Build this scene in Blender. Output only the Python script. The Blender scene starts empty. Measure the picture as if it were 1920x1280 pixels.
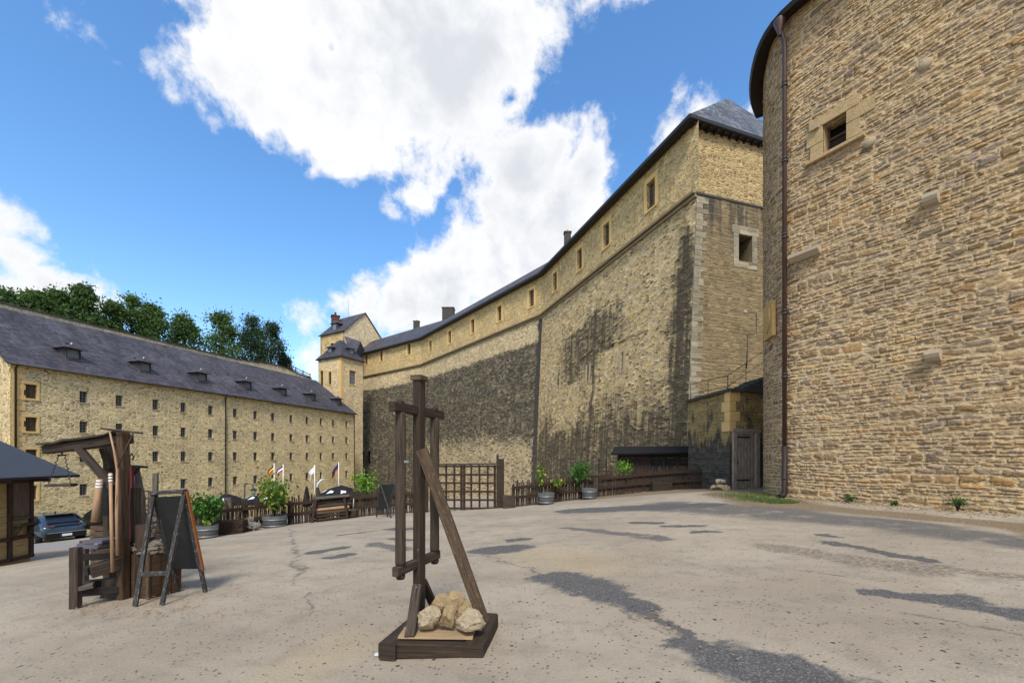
import bpy, bmesh, math, random
from mathutils import Vector, Matrix, noise as mnoise
random.seed(7)
sc = bpy.context.scene
col = sc.collection
R = math.radians
Z = Vector((0, 0, 1))
EYE = 1.6

# ---------------------------------------------------------------- camera
cd = bpy.data.cameras.new("camera"); cam = bpy.data.objects.new("camera", cd); col.objects.link(cam)
cam.location = (0, 0, EYE); cam.rotation_euler = (R(90), 0, 0)
cd.sensor_width = 36; cd.lens = 15.0; cd.shift_y = 0.113; cd.clip_start = .05; cd.clip_end = 3000
sc.camera = cam

# ---------------------------------------------------------------- node helper
class NB:
    def __init__(s, t): s.t = t
    def put(s, sock, v):
        if isinstance(v, bpy.types.NodeSocket): s.t.links.new(v, sock)
        elif v is not None:
            if sock.type == 'RGBA' and len(v) == 3: v = (*v, 1)
            sock.default_value = v
    def n(s, typ, **k):
        n = s.t.nodes.new(typ)
        for a, b in k.items(): setattr(n, a, b)
        return n
    def m(s, op, a, b=None, c=None, clamp=False):
        n = s.n('ShaderNodeMath', operation=op, use_clamp=clamp)
        for i, v in enumerate((a, b, c)): s.put(n.inputs[i], v)
        return n.outputs[0]
    def vm(s, op, a, b=None, scale=None):
        n = s.n('ShaderNodeVectorMath', operation=op)
        s.put(n.inputs[0], a)
        if b is not None: s.put(n.inputs[1], b)
        if scale is not None: s.put(n.inputs['Scale'], scale)
        return n.outputs['Value'] if op in ('LENGTH', 'DOT_PRODUCT', 'DISTANCE') else n.outputs['Vector']
    def mix(s, f, a, b, blend='MIX'):
        n = s.n('ShaderNodeMix', data_type='RGBA', blend_type=blend)
        s.put(n.inputs[0], f); s.put(n.inputs[6], a); s.put(n.inputs[7], b)
        return n.outputs[2]
    def noise(s, vec, scale, detail=3, rough=.5, dim='3D'):
        n = s.n('ShaderNodeTexNoise', noise_dimensions=dim)
        if dim == '1D': s.put(n.inputs['W'], vec)
        else: s.put(n.inputs['Vector'], vec)
        n.inputs['Scale'].default_value = scale; n.inputs['Detail'].default_value = detail; n.inputs['Roughness'].default_value = rough
        return n.outputs[0], n.outputs[1]
    def vor(s, vec, scale, feature='F1', rnd=1):
        n = s.n('ShaderNodeTexVoronoi', feature=feature)
        s.put(n.inputs['Vector'], vec); n.inputs['Scale'].default_value = scale; n.inputs['Randomness'].default_value = rnd
        return n
    def sep(s, v):
        n = s.n('ShaderNodeSeparateXYZ'); s.put(n.inputs[0], v); return n.outputs
    def comb(s, x, y, z=0.):
        n = s.n('ShaderNodeCombineXYZ')
        for i, v in enumerate((x, y, z)): s.put(n.inputs[i], v)
        return n.outputs[0]
    def ss(s, x, a, b, lo=0., hi=1.):
        n = s.n('ShaderNodeMapRange', interpolation_type='SMOOTHSTEP')
        s.put(n.inputs[0], x)
        for i, v in enumerate((a, b, lo, hi)): s.put(n.inputs[i + 1], v)
        return n.outputs[0]
    def ramp(s, f, stops, interp='LINEAR'):
        n = s.n('ShaderNodeValToRGB'); r = n.color_ramp; r.interpolation = interp
        while len(r.elements) < len(stops): r.elements.new(.5)
        for e, (p, c) in zip(r.elements, stops): e.position = p; e.color = (*c, 1)
        s.put(n.inputs[0], f); return n.outputs[0]

# ---------------------------------------------------------------- sky
def pdir(px, py): return Vector(((px - 960) / 800, 1, (857 - py) / 800)).normalized()
SUN = Vector((.04, -1, 0)).normalized() * math.cos(R(50)) + Z * math.sin(R(50))
w = bpy.data.worlds.new("World"); sc.world = w; w.use_nodes = True
nb = NB(w.node_tree); w.node_tree.nodes.clear()
sky = nb.n('ShaderNodeTexSky', sky_type='NISHITA', sun_disc=False)
sky.sun_elevation = R(50); sky.sun_rotation = math.atan2(SUN.x, SUN.y); sky.air_density = 1.0; sky.dust_density = 1.0; sky.ozone_density = 1.5
d = nb.n('ShaderNodeTexCoord').outputs['Generated']
BLOBS = [(315, 140, 36), (405, 130, 88), (450, 50, 95), (530, 130, 145), (545, 215, 74), (650, 115, 200), (690, 240, 90), (765, 265, 58), (785, 310, 22), (850, 80, 195), (790, 195, 112),
         (980, 20, 130), (1110, -20, 80), (1190, -20, 35), (930, 140, 82), (740, 40, 200),
         (1035, 262, 74), (985, 325, 104), (1095, 320, 70), (950, 400, 84), (1060, 400, 112), (875, 480, 88), (960, 490, 130), (785, 378, 50), (742, 398, 28), (825, 455, 45),
         (760, 560, 72), (692, 552, 50), (830, 560, 95), (655, 560, 26),
         (15, 480, 72), (90, 532, 72), (-40, 430, 100), (150, 562, 60), (20, 570, 100), (60, 505, 60),
         (1315, 215, 58), (1350, 185, 36), (1410, 205, 42), (1270, 255, 42),
         (158, 60, 44), (200, 88, 36), (120, 45, 26), (578, 610, 28), (575, 668, 46), (610, 650, 22)]
s_ = None
for (px, py, r) in BLOBS:
    c = pdir(px, py); rr = .5 * ((pdir(px + r, py) - c).length + (pdir(px, py + r) - c).length)
    q = nb.m('SUBTRACT', rr, nb.vm('DISTANCE', d, tuple(c)))
    s_ = q if s_ is None else nb.m('SMOOTH_MAX', s_, q, .02)
for (px, py, lo_) in [(622, 92, .028), (1140, 190, -.03), (852, 345, -.05), (868, 300, -.02), (960, 185, -.01)]:
    s_ = nb.m('MINIMUM', s_, nb.m('MULTIPLY_ADD', nb.vm('DISTANCE', d, tuple(pdir(px, py))), 2.2, lo_))
dz = nb.sep(d)
warp = nb.noise(d, 5., 3, .5)[1]
dw = nb.vm('ADD', d, nb.vm('SCALE', nb.vm('SUBTRACT', warp, (.5, .5, .5)), scale=.06))
f1 = nb.noise(dw, 8., 11, .64)[0]
f2 = nb.noise(dw, 3.2, 6, .55)[0]
s2 = nb.m('ADD', s_, nb.m('MULTIPLY_ADD', f1, .25, -.135))
# the part of the sky behind the photographer: broken cloud as well
back = nb.m('MULTIPLY', nb.ss(dz[1], .12, -.15), nb.ss(f2, .42, .56))
cl = nb.m('MAXIMUM', nb.ss(s2, -.012, .034), back)
shade = nb.noise(nb.vm('ADD', dw, (0, 0, .03)), 5.5, 8, .58)[0]
deep = nb.m('MULTIPLY', nb.ss(s2, .0, .11), nb.ss(shade, .36, .58))
ccol = nb.mix(deep, (5.15, 5.18, 5.25), (3.7, 3.87, 4.15))
hs = nb.n('ShaderNodeHueSaturation'); hs.inputs['Saturation'].default_value = 1.25; hs.inputs['Value'].default_value = 1.40
nb.put(hs.inputs['Color'], sky.outputs[0])
bg = nb.n('ShaderNodeBackground'); nb.put(bg.inputs[0], nb.mix(cl, hs.outputs[0], ccol)); bg.inputs[1].default_value = .15
nb.t.links.new(bg.outputs[0], nb.n('ShaderNodeOutputWorld').inputs[0])

# ---------------------------------------------------------------- sun, view
ld = bpy.data.lights.new("sun", 'SUN'); ld.energy = 2.6; ld.angle = R(14); ld.color = (1, .95, .87)
lo = bpy.data.objects.new("sun", ld); col.objects.link(lo); lo.rotation_euler = SUN.to_track_quat('Z', 'Y').to_euler(); lo.location = (20, -40, 60)
vs = sc.view_settings; vs.view_transform = 'Standard'; vs.look = 'None'; vs.exposure = 0.42; vs.gamma = 1
sc.cycles.max_bounces = 6; sc.cycles.diffuse_bounces = 3; sc.cycles.use_adaptive_sampling = True

# ---------------------------------------------------------------- placement helpers
def at(px, py, D): return Vector(((px - 960) / 800 * D, D, EYE + (857 - py) / 800 * D))
def gz(x, y):
    xx = min(max(x, -70), 30); yy = min(max(y, -10), 95)
    z = .1
    if xx >= 0: z += .06 * (min(xx, 7) + .2 * max(0, xx - 7))
    else: z += .05 * max(xx, -6) + .09 * min(0, xx + 6)
    z -= .035 * yy + .012 * max(0, yy - 10) + .03 * max(0, yy - 24)
    return z + .45 * math.exp(-((x - 10.5) ** 2 + (y - 18) ** 2) / 50)
def gp(x, y, dz=0): return Vector((x, y, gz(x, y) + dz))
def gd(px, D, dz=0): return gp((px - 960) / 800 * D, D, dz)
def G(px, py):
    D = 1.5
    while D < 120:
        p = at(px, py, D)
        if p.z <= gz(p.x, p.y): return gp(p.x, p.y)
        D += .02
    return at(px, py, 40)

# ---------------------------------------------------------------- object helpers
def tag(o, label=None, cat=None, group=None, kind=None):
    if label: o['label'] = label
    if cat: o['category'] = cat
    if group: o['group'] = group
    if kind: o['kind'] = kind
    return o
def thing(name, label, cat, loc=(0, 0, 0), rz=0, group=None):
    o = bpy.data.objects.new(name, None); o.empty_display_size = .2; col.objects.link(o)
    o.location = loc; o.rotation_euler = (0, 0, rz)
    return tag(o, label, cat, group)
def rootmat(o):
    while o.parent: o = o.parent
    return Matrix.Translation(o.location) @ Matrix.Rotation(o.rotation_euler.z, 4, 'Z')
def kids(o): return [c for c in bpy.data.objects if c.parent == o]
def copy_tree(o, parent=None):
    c = o.copy(); col.objects.link(c); c.parent = parent
    for k in kids(o): copy_tree(k, c)
    return c
class MB:
    def __init__(s): s.v = []; s.f = []; s.uv = []; s.sm = []
    def face(s, idx, uv, sm=False): s.f.append(idx); s.uv.append(uv); s.sm.append(sm)
    def poly(s, pts, uv=None, sm=False):
        b = len(s.v); s.v += [Vector(p) for p in pts]
        if uv is None:
            p0 = Vector(pts[0]); e = (Vector(pts[1]) - p0)
            e = e.normalized() if e.length > 1e-9 else Vector((1, 0, 0))
            nn = e.cross(Vector(pts[-1]) - p0); nn = nn.normalized() if nn.length > 1e-9 else Z
            g = nn.cross(e); o = p0.dot(e), p0.dot(g)
            uv = [(Vector(p).dot(e), Vector(p).dot(g)) for p in pts]
        s.face(list(range(b, b + len(pts))), uv, sm)
    def beam(s, p, q, w_, h, up=Z, ch=None, seg=1, jit=0, taper=1):
        p = Vector(p); q = Vector(q); t = (q - p); L = t.length; t = t / L
        u = Vector(up)
        if abs(t.dot(u)) > .98: u = Vector((0, 1, 0)) if abs(t.y) < .9 else Vector((1, 0, 0))
        sd = t.cross(u).normalized(); u = sd.cross(t).normalized()
        ch = min(w_, h) * .1 if ch is None else ch
        a, b = w_ / 2, h / 2
        cs = [(-a, -b + ch), (-a + ch, -b), (a - ch, -b), (a, -b + ch), (a, b - ch), (a - ch, b), (-a + ch, b), (-a, b - ch)]
        per = [0]
        for i in range(8):
            x0, y0 = cs[i]; x1, y1 = cs[(i + 1) % 8]; per.append(per[-1] + math.hypot(x1 - x0, y1 - y0))
        base = len(s.v); ou, ov = random.random() * 20, random.random() * 20
        for k in range(seg + 1):
            j = Vector((random.uniform(-jit, jit), random.uniform(-jit, jit), random.uniform(-jit, jit)))
            sc_ = 1 + (taper - 1) * k / seg
            for (x, y) in cs: s.v.append(p + t * (L * k / seg) + sd * x * sc_ + u * y * sc_ + j + Vector([random.uniform(-jit, jit) * .4 for _ in range(3)]))
        for k in range(seg):
            for i in range(8):
                i2 = (i + 1) % 8; A = base + k * 8
                s.face([A + i, A + i2, A + 8 + i2, A + 8 + i], [(ou + L * k / seg, ov + per[i]), (ou + L * k / seg, ov + per[i + 1]), (ou + L * (k + 1) / seg, ov + per[i + 1]), (ou + L * (k + 1) / seg, ov + per[i])])
        s.face([base + i for i in range(8)][::-1], [(ou + c[0] * .3, ov + c[1]) for c in cs][::-1])
        A = base + seg * 8; s.face([A + i for i in range(8)], [(ou + c[0] * .3, ov + c[1]) for c in cs])
        return s
    def box(s, c, sx, sy, sz, rz=0, ch=None, jit=0):
        c = Vector(c); ex = Vector((math.cos(rz), math.sin(rz), 0)); ey = Vector((-math.sin(rz), math.cos(rz), 0))
        if sz > sx and sz > sy: return s.beam(c - Z * sz / 2, c + Z * sz / 2, sx, sy, up=ey, ch=ch, jit=jit)
        if sx >= sy: return s.beam(c - ex * sx / 2, c + ex * sx / 2, sy, sz, ch=ch, jit=jit)
        return s.beam(c - ey * sy / 2, c + ey * sy / 2, sx, sz, ch=ch, jit=jit)
    def tube(s, pts, r, n=8, sm=True, cap=True):
        pts = [Vector(p) for p in pts]; N = len(pts)
        rs = r if isinstance(r, (list, tuple)) else [r] * N
        base = len(s.v); ref = None; l = random.random() * 10
        for i in range(N):
            t = (pts[min(i + 1, N - 1)] - pts[max(i - 1, 0)]).normalized()
            if ref is None: ref = t.orthogonal().normalized()
            a = (ref - t * ref.dot(t)).normalized(); ref = a; b = t.cross(a)
            for k in range(n):
                th = 2 * math.pi * k / n; s.v.append(pts[i] + (a * math.cos(th) + b * math.sin(th)) * rs[i])
        for i in range(N - 1):
            dl = (pts[i + 1] - pts[i]).length
            for k in range(n):
                k2 = (k + 1) % n; c = 6.28 * max(rs[i], .005) / n
                s.face([base + i * n + k, base + i * n + k2, base + (i + 1) * n + k2, base + (i + 1) * n + k], [(l, k * c), (l, (k + 1) * c), (l + dl, (k + 1) * c), (l + dl, k * c)], sm)
            l += dl
        if cap:
            s.face([base + k for k in range(n)][::-1], [(math.cos(k) * .02, math.sin(k) * .02) for k in range(n)])
            s.face([base + (N - 1) * n + k for k in range(n)], [(math.cos(k) * .02, math.sin(k) * .02) for k in range(n)])
        return s
    def lathe(s, c, prof, n=20, sm=True, a0=0., a1=2 * math.pi):
        c = Vector(c); base = len(s.v); full = abs(a1 - a0 - 2 * math.pi) < 1e-6; m = n if full else n + 1
        for (r, z) in prof:
            for k in range(m):
                th = a0 + (a1 - a0) * k / n; s.v.append(c + Vector((r * math.cos(th), r * math.sin(th), z)))
        for i in range(len(prof) - 1):
            for k in range(n):
                k2 = (k + 1) % m; rr = max(prof[i][0], .02)
                s.face([base + i * m + k, base + i * m + k2, base + (i + 1) * m + k2, base + (i + 1) * m + k],
                       [(prof[i][1], rr * k * 6.28 / n), (prof[i][1], rr * (k + 1) * 6.28 / n), (prof[i + 1][1], rr * (k + 1) * 6.28 / n), (prof[i + 1][1], rr * k * 6.28 / n)], sm)
        return s
    def extr(s, pts, vec):
        pts = [Vector(p) for p in pts]; vec = Vector(vec)
        s.poly(pts[::-1]); s.poly([p + vec for p in pts])
        for i in range(len(pts)):
            j = (i + 1) % len(pts); s.poly([pts[i], pts[j], pts[j] + vec, pts[i] + vec])
        return s
    def rock(s, c, sx, sy, sz, rz=0, seed=0, sub=3, cuts=9, rough=.06):
        bm = bmesh.new(); bmesh.ops.create_icosphere(bm, subdivisions=sub, radius=1)
        rng = random.Random(seed); planes = []
        for _ in range(cuts):
            n = Vector((rng.gauss(0, 1), rng.gauss(0, 1), rng.gauss(0, 1))).normalized(); planes.append((n, rng.uniform(.55, .82)))
        M = Matrix.Translation(Vector(c)) @ Matrix.Rotation(rz, 4, 'Z') @ Matrix.Diagonal((sx, sy, sz, 1))
        base = len(s.v)
        for v in bm.verts:
            p = v.co.copy()
            for n, dd in planes:
                e = p.dot(n) - dd
                if e > 0: p -= n * e
            p += p.normalized() * (mnoise.noise(p * 3.1 + Vector((seed, 0, 0))) * rough * 1.6 + (mnoise.noise(p * 8 + Vector((seed, 5, 0))) * .7 + mnoise.noise(p * 19 + Vector((3, seed, 0))) * .22) * rough)
            s.v.append(M @ p)
        for f in bm.faces: s.face([base + v.index for v in f.verts], [(s.v[base + v.index].x, s.v[base + v.index].z) for v in f.verts], False)
        bm.free(); return s
    def build(s, name, mat, parent=None, local=False, loc=None, rz=0):
        me = bpy.data.meshes.new(name)
        vs_ = s.v
        if parent is not None and not local:
            M = rootmat(parent).inverted(); vs_ = [M @ v for v in s.v]
        me.from_pydata([tuple(v) for v in vs_], [], s.f)
        ul = me.uv_layers.new(name="UVMap"); flat = [c for f in s.uv for uv in f for c in uv]
        ul.data.foreach_set("uv", flat); me.polygons.foreach_set("use_smooth", s.sm)
        me.materials.append(mat)
        bm = bmesh.new(); bm.from_mesh(me); bmesh.ops.remove_doubles(bm, verts=bm.verts, dist=1e-5) if not getattr(s, 'nomerge', False) else None
        if getattr(s, 'fixn', True): bmesh.ops.recalc_face_normals(bm, faces=bm.faces)
        bm.to_mesh(me); bm.free(); me.update()
        o = bpy.data.objects.new(name, me); col.objects.link(o)
        if parent is not None: o.parent = parent
        if loc is not None: o.location = loc
        o.rotation_euler.z = rz
        return o

# ---------------------------------------------------------------- materials
def newmat(name, rough=.9, spec=.2):
    m = bpy.data.materials.new(name); m.use_nodes = True; t = m.node_tree
    b = t.nodes['Principled BSDF']; b.inputs['Roughness'].default_value = rough; b.inputs['Specular IOR Level'].default_value = spec
    return m, NB(t), b
def bump(nb, b, h, dist, strength=1.):
    n = nb.n('ShaderNodeBump'); n.inputs['Strength'].default_value = strength; n.inputs['Distance'].default_value = dist
    nb.put(n.inputs['Height'], h); nb.t.links.new(n.outputs[0], b.inputs['Normal'])
def UVn(nb): return nb.n('ShaderNodeTexCoord').outputs['UV']
def OBn(nb): return nb.n('ShaderNodeTexCoord').outputs['Object']

def masonry(nb, uv, rh, bw, wob):
    n1 = nb.sep(nb.noise(uv, 2.6 / (rh / .14), 3, .6)[1]); n2 = nb.noise(uv, .45, 2)[0]
    u, v, _ = nb.sep(uv)
    U = nb.m('ADD', u, nb.m('MULTIPLY_ADD', n1[0], wob * 3, -wob * 1.5))
    V = nb.m('ADD', nb.m('ADD', v, nb.m('MULTIPLY_ADD', n1[1], wob * 1.3, -wob * .65)), nb.m('MULTIPLY_ADD', n2, rh * 2.2, -rh * 1.1))
    W = nb.m('DIVIDE', V, rh)
    W2 = nb.m('MULTIPLY_ADD', nb.noise(W, .5, 1, .5, '1D')[0], 1.5, W)
    row = nb.m('FLOOR', W2); fy = nb.m('FRACT', W2)
    wr = nb.n('ShaderNodeTexWhiteNoise', noise_dimensions='1D'); nb.put(wr.inputs['W'], row); rr = wr.outputs['Value']
    UU = nb.m('MULTIPLY_ADD', nb.m('DIVIDE', U, bw), nb.m('MULTIPLY_ADD', rr, .8, .65), nb.m('MULTIPLY', rr, 53.))
    UU2 = nb.m('MULTIPLY_ADD', nb.noise(nb.comb(UU, nb.m('MULTIPLY', row, 7.3)), .8, 1, .5)[0], 1.1, UU)
    cl_ = nb.m('FLOOR', UU2); fx = nb.m('FRACT', UU2)
    wn = nb.n('ShaderNodeTexWhiteNoise', noise_dimensions='2D'); nb.put(wn.inputs['Vector'], nb.comb(row, cl_))
    ex = nb.m('MULTIPLY', nb.m('MINIMUM', fx, nb.m('SUBTRACT', 1., fx)), bw)
    ey = nb.m('MULTIPLY', nb.m('MINIMUM', fy, nb.m('SUBTRACT', 1., fy)), rh)
    e = nb.m('SMOOTH_MIN', ex, ey, rh * .25)
    return wn.outputs['Value'], nb.sep(wn.outputs['Color']), e

def rubble(nb, uv, rh, bw, wob):
    n1 = nb.sep(nb.noise(uv, 3.2 / (rh / .15), 3, .6)[1]); n2 = nb.noise(uv, .4, 2)[0]
    u, v, _ = nb.sep(uv)
    U = nb.m('ADD', u, nb.m('MULTIPLY_ADD', n1[0], wob * 3, -wob * 1.5)); V = nb.m('ADD', nb.m('ADD', v, nb.m('MULTIPLY_ADD', n1[1], wob * 1.4, -wob * .7)), nb.m('MULTIPLY_ADD', n2, rh * 2, -rh))
    q = nb.comb(nb.m('DIVIDE', U, bw), nb.m('DIVIDE', V, rh))
    a = nb.n('ShaderNodeTexVoronoi', voronoi_dimensions='2D', feature='F1'); b_ = nb.n('ShaderNodeTexVoronoi', voronoi_dimensions='2D', feature='DISTANCE_TO_EDGE')
    for x in (a, b_): nb.put(x.inputs['Vector'], q); x.inputs['Scale'].default_value = 1.; x.inputs['Randomness'].default_value = .95
    c = nb.sep(a.outputs['Color']); wn = nb.n('ShaderNodeTexWhiteNoise', noise_dimensions='3D'); nb.put(wn.inputs['Vector'], a.outputs['Color'])
    return c[0], nb.sep(wn.outputs['Color']), nb.m('MULTIPLY', b_.outputs['Distance'], rh * 1.15)

def coursed(nb, uv, rh, bw, wob):
    # patches of thin and of thick courses, ragged edges
    rag = nb.sep(nb.noise(uv, 11., 4, .65)[1]); uvr = nb.vm('ADD', uv, nb.comb(nb.m('MULTIPLY_ADD', rag[0], .09, -.045), nb.m('MULTIPLY_ADD', rag[1], .05, -.025)))
    a = masonry(nb, uvr, rh * .66, bw * .75, wob); b_ = masonry(nb, nb.vm('ADD', uvr, (3.1, 7.7, 0.)), rh * 1.25, bw * 1.0, wob)
    k = nb.ss(nb.noise(nb.vm('MULTIPLY', uv, (.7, 1.5, 1.)), .9, 3, .6)[0], .515, .545)
    def lerp(x, y): return nb.m('ADD', nb.m('MULTIPLY', x, nb.m('SUBTRACT', 1., k)), nb.m('MULTIPLY', y, k))
    e = lerp(a[2], nb.m('MULTIPLY', b_[2], .8)); e = nb.m('MULTIPLY', e, nb.m('MULTIPLY_ADD', nb.m('ABSOLUTE', nb.m('SUBTRACT', k, .5)), 1.4, .3))
    return lerp(a[0], b_[0]), [lerp(x, y) for x, y in zip(a[1], b_[1])], e

def stone_mat(name, stones, mortar, rh, bw, wob, joint=.14, bdist=.05, grime=None, disp=0, rough=.95, fine=.22, gcol=(.055, .05, .04), off=0, rub=False, smear=.35):
    m, nb, b = newmat(name, rough, .1)
    uv = UVn(nb)
    if off: uv = nb.vm('ADD', uv, (off, off * .37, 0))
    idv, idc, e = (coursed if rub == 2 else rubble if rub else masonry)(nb, uv, rh, bw, wob)
    sn = nb.noise(nb.vm('MULTIPLY', uv, (1., 1.6, 1.)), 6., 4, .7)[0]
    fn = nb.noise(nb.vm('MULTIPLY', uv, (1., 1.7, 1.)), 13. / (rh / .14), 6, .72)[0]; big = nb.noise(uv, .55, 4, .6)[0]
    c = nb.ramp(idv, [(i / max(1, len(stones) - 1), s) for i, s in enumerate(stones)], 'LINEAR')
    br = nb.m('MULTIPLY_ADD', idc[1], .45, .72)
    br = nb.m('MULTIPLY', br, nb.m('MULTIPLY_ADD', fn, fine * 4, 1 - fine * 2))
    c = nb.mix(1., c, nb.comb(br, br, br), 'MULTIPLY')
    e2 = nb.m('MULTIPLY_ADD', nb.m('SUBTRACT', sn, .5), rh * smear * 2., e)
    jf = nb.ss(e2, rh * joint * .35, rh * joint * 1.35)
    mo = nb.m('MULTIPLY_ADD', fn, .7, .65)
    c = nb.mix(jf, nb.mix(1., mortar, nb.comb(mo, mo, mo), 'MULTIPLY'), c)
    bl = nb.m('MULTIPLY_ADD', big, .7, .65)
    c = nb.mix(1., c, nb.comb(bl, bl, nb.m('MULTIPLY_ADD', big, .5, .74)), 'MULTIPLY')
    if grime:
        g = grime(nb, UVn(nb), fn, idv); c = nb.mix(g, c, nb.mix(nb.m('MULTIPLY', fn, idc[0]), gcol, tuple(x * 2.9 for x in gcol)))
    nb.put(b.inputs['Base Color'], c)
    h = nb.m('MULTIPLY', nb.ss(e2, 0., rh * .34), nb.m('MULTIPLY_ADD', idc[2], .75, .25))
    h = nb.m('MULTIPLY_ADD', fn, .8, h)
    if disp:
        rg = nb.noise(nb.vm('MULTIPLY', uv, (1., 2.0, 1.)), 5., 6, .68)[0]
        dn = nb.n('ShaderNodeDisplacement'); nb.put(dn.inputs['Height'], nb.m('MULTIPLY_ADD', rg, 1.5, h)); dn.inputs['Scale'].default_value = disp; dn.inputs['Midlevel'].default_value = .9
        nb.t.links.new(dn.outputs[0], nb.t.nodes['Material Output'].inputs['Displacement']); m.displacement_method = 'BOTH'
    else: bump(nb, b, h, bdist)
    return m

M = {}
M['tower_stone'] = stone_mat('tower_stone', [(0.344, 0.238, 0.126), (0.249, 0.166, 0.089), (0.383, 0.272, 0.149), (0.297, 0.231, 0.172), (0.344, 0.231, 0.112), (0.277, 0.213, 0.154), (0.210, 0.138, 0.074), (0.411, 0.244, 0.098), (0.326, 0.231, 0.131)], (0.497, 0.374, 0.223), .15, .42, .03, joint=.19, disp=.034, fine=.34, smear=.5, rub=2)
M['tower_plain'] = stone_mat('tower_plain', [(.37, .28, .17), (.28, .21, .13), (.42, .33, .20), (.34, .28, .21)], (.5, .41, .28), .135, .36, .06)
BST = [(.82, .64, .35), (.60, .43, .20), (.88, .72, .44), (.78, .60, .31), (.86, .65, .32), (.34, .22, .10), (.85, .70, .42), (.72, .53, .26)]
M['barracks_stone'] = stone_mat('barracks_stone', BST, (.88, .74, .47), .15, .36, .06, bdist=.14, joint=.17, rub=True, fine=.3)
M['upper_stone'] = stone_mat('upper_stone', [(.62, .46, .22), (.42, .29, .13), (.70, .54, .28), (.55, .40, .19), (.68, .46, .18), (.27, .185, .085)], (.68, .53, .29), .16, .38, .05, bdist=.08, rub=True, fine=.28)
M['pavilion_stone'] = stone_mat('pavilion_stone', [(.70, .56, .33), (.48, .36, .20), (.76, .62, .38), (.64, .5, .3), (.42, .31, .17)], (.78, .65, .42), .2, .36, .07, bdist=.08, rub=True, fine=.28)

def grime_near(nb, uv, fn, idv):
    u, v, _ = nb.sep(uv)
    wv = nb.sep(nb.noise(uv, .35, 5, .62)[1]); st = nb.noise(nb.vm('MULTIPLY', uv, (1.1, .10, 1.)), 1.6, 4, .6)[0]
    u2 = nb.m('MULTIPLY_ADD', nb.m('SUBTRACT', wv[0], .5), 3.2, u); v2 = nb.m('MULTIPLY_ADD', nb.m('SUBTRACT', wv[1], .5), 6., v)
    band = nb.m('MULTIPLY', nb.m('MULTIPLY', nb.ss(u2, 2.9, 1.0), nb.ss(u2, -.7, .5)), nb.ss(v2, 18.2, 15.5))
    strk = nb.m('MULTIPLY', nb.ss(nb.m('ABSOLUTE', nb.m('SUBTRACT', u2, 12.5)), nb.m('MULTIPLY_ADD', nb.ss(v, 9., 14.), 1.3, .7), .2), nb.m('MULTIPLY', nb.ss(v2, 17., 14.5), nb.ss(v2, 2., 6.)))
    midd = nb.m('MULTIPLY', nb.ss(nb.m('ABSOLUTE', nb.m('SUBTRACT', u2, 14.)), 9., 3.), nb.m('MULTIPLY', nb.ss(v2, 16.2, 13.8), nb.ss(v2, 7.5, 10.)))
    low = nb.m('MULTIPLY', nb.ss(v2, 10., 2.5), 1.0)
    g = nb.m('MAXIMUM', nb.m('MAXIMUM', nb.m('MULTIPLY', band, 1.15), strk), nb.m('MAXIMUM', low, nb.m('MULTIPLY', midd, .85)))
    g = nb.m('MULTIPLY', g, nb.m('MULTIPLY_ADD', st, 1.5, .1))
    g = nb.m('MAXIMUM', g, nb.m('MULTIPLY', nb.ss(st, .54, .78), nb.ss(v, 19.5, 12., .1, .6)))
    def boxm(u0, u1, v0, v1): return nb.m('MULTIPLY', nb.m('MULTIPLY', nb.ss(u2, u0 - .5, u0 + .5), nb.ss(u2, u1 + .5, u1 - .5)), nb.m('MULTIPLY', nb.ss(v2, v0 - 1.2, v0 + .3), nb.ss(v, v1 + .15, v1 - .1)))
    pale = nb.m('MAXIMUM', boxm(4.4, 11.6, 8.8, 11.0), boxm(15.8, 21., 5.2, 9.))
    g = nb.m('MULTIPLY', g, nb.m('MULTIPLY_ADD', pale, -.85, 1.))
    fs_ = nb.noise(nb.vm('MULTIPLY', uv, (3.6, .14, 1.)), 1.3, 4, .65)[0]; g = nb.m('MULTIPLY', g, nb.m('MULTIPLY_ADD', fs_, 1.6, .25))
    return nb.m('MULTIPLY', nb.ss(nb.m('ADD', g, nb.m('MULTIPLY_ADD', idv, .45, nb.m('MULTIPLY_ADD', fn, 1.3, -.83))), .20, .98), .9)
def grime_far(nb, uv, fn, idv):
    u, v, _ = nb.sep(uv); wv = nb.sep(nb.noise(uv, .3, 5, .65)[1]); st = nb.noise(nb.vm('MULTIPLY', uv, (1., .09, 1.)), 1.2, 4, .6)[0]
    v2 = nb.m('MULTIPLY_ADD', nb.m('SUBTRACT', wv[1], .5), 1.0, v); v3 = nb.m('MULTIPLY_ADD', nb.m('SUBTRACT', wv[0], .5), 6., v)
    top = nb.ss(nb.m('MULTIPLY_ADD', nb.m('SUBTRACT', st, .5), 1.1, v2), 16.45, 15.6); st = nb.m('MULTIPLY_ADD', st, .35, nb.m('MULTIPLY', nb.noise(uv, .8, 6, .7)[0], .65))
    low = nb.m('MULTIPLY_ADD', nb.m('MULTIPLY', nb.ss(v3, 5.6, 2.2), nb.ss(u, 79., 70.)), -.5, 1.)
    g = nb.m('MULTIPLY', nb.m('MULTIPLY', top, low), nb.m('MULTIPLY_ADD', st, 1.3, .3))
    return nb.m('MULTIPLY', nb.ss(nb.m('ADD', g, nb.m('MULTIPLY_ADD', idv, .5, nb.m('MULTIPLY_ADD', fn, 1.5, -1.0))), .12, 1.12), .95)
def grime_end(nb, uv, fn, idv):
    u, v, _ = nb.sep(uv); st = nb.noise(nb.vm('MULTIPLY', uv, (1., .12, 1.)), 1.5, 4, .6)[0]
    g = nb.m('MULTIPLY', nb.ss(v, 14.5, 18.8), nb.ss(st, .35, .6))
    return nb.m('MULTIPLY', nb.m('ADD', g, .22), nb.m('MULTIPLY_ADD', fn, 1.2, .3), None, True)
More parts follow.
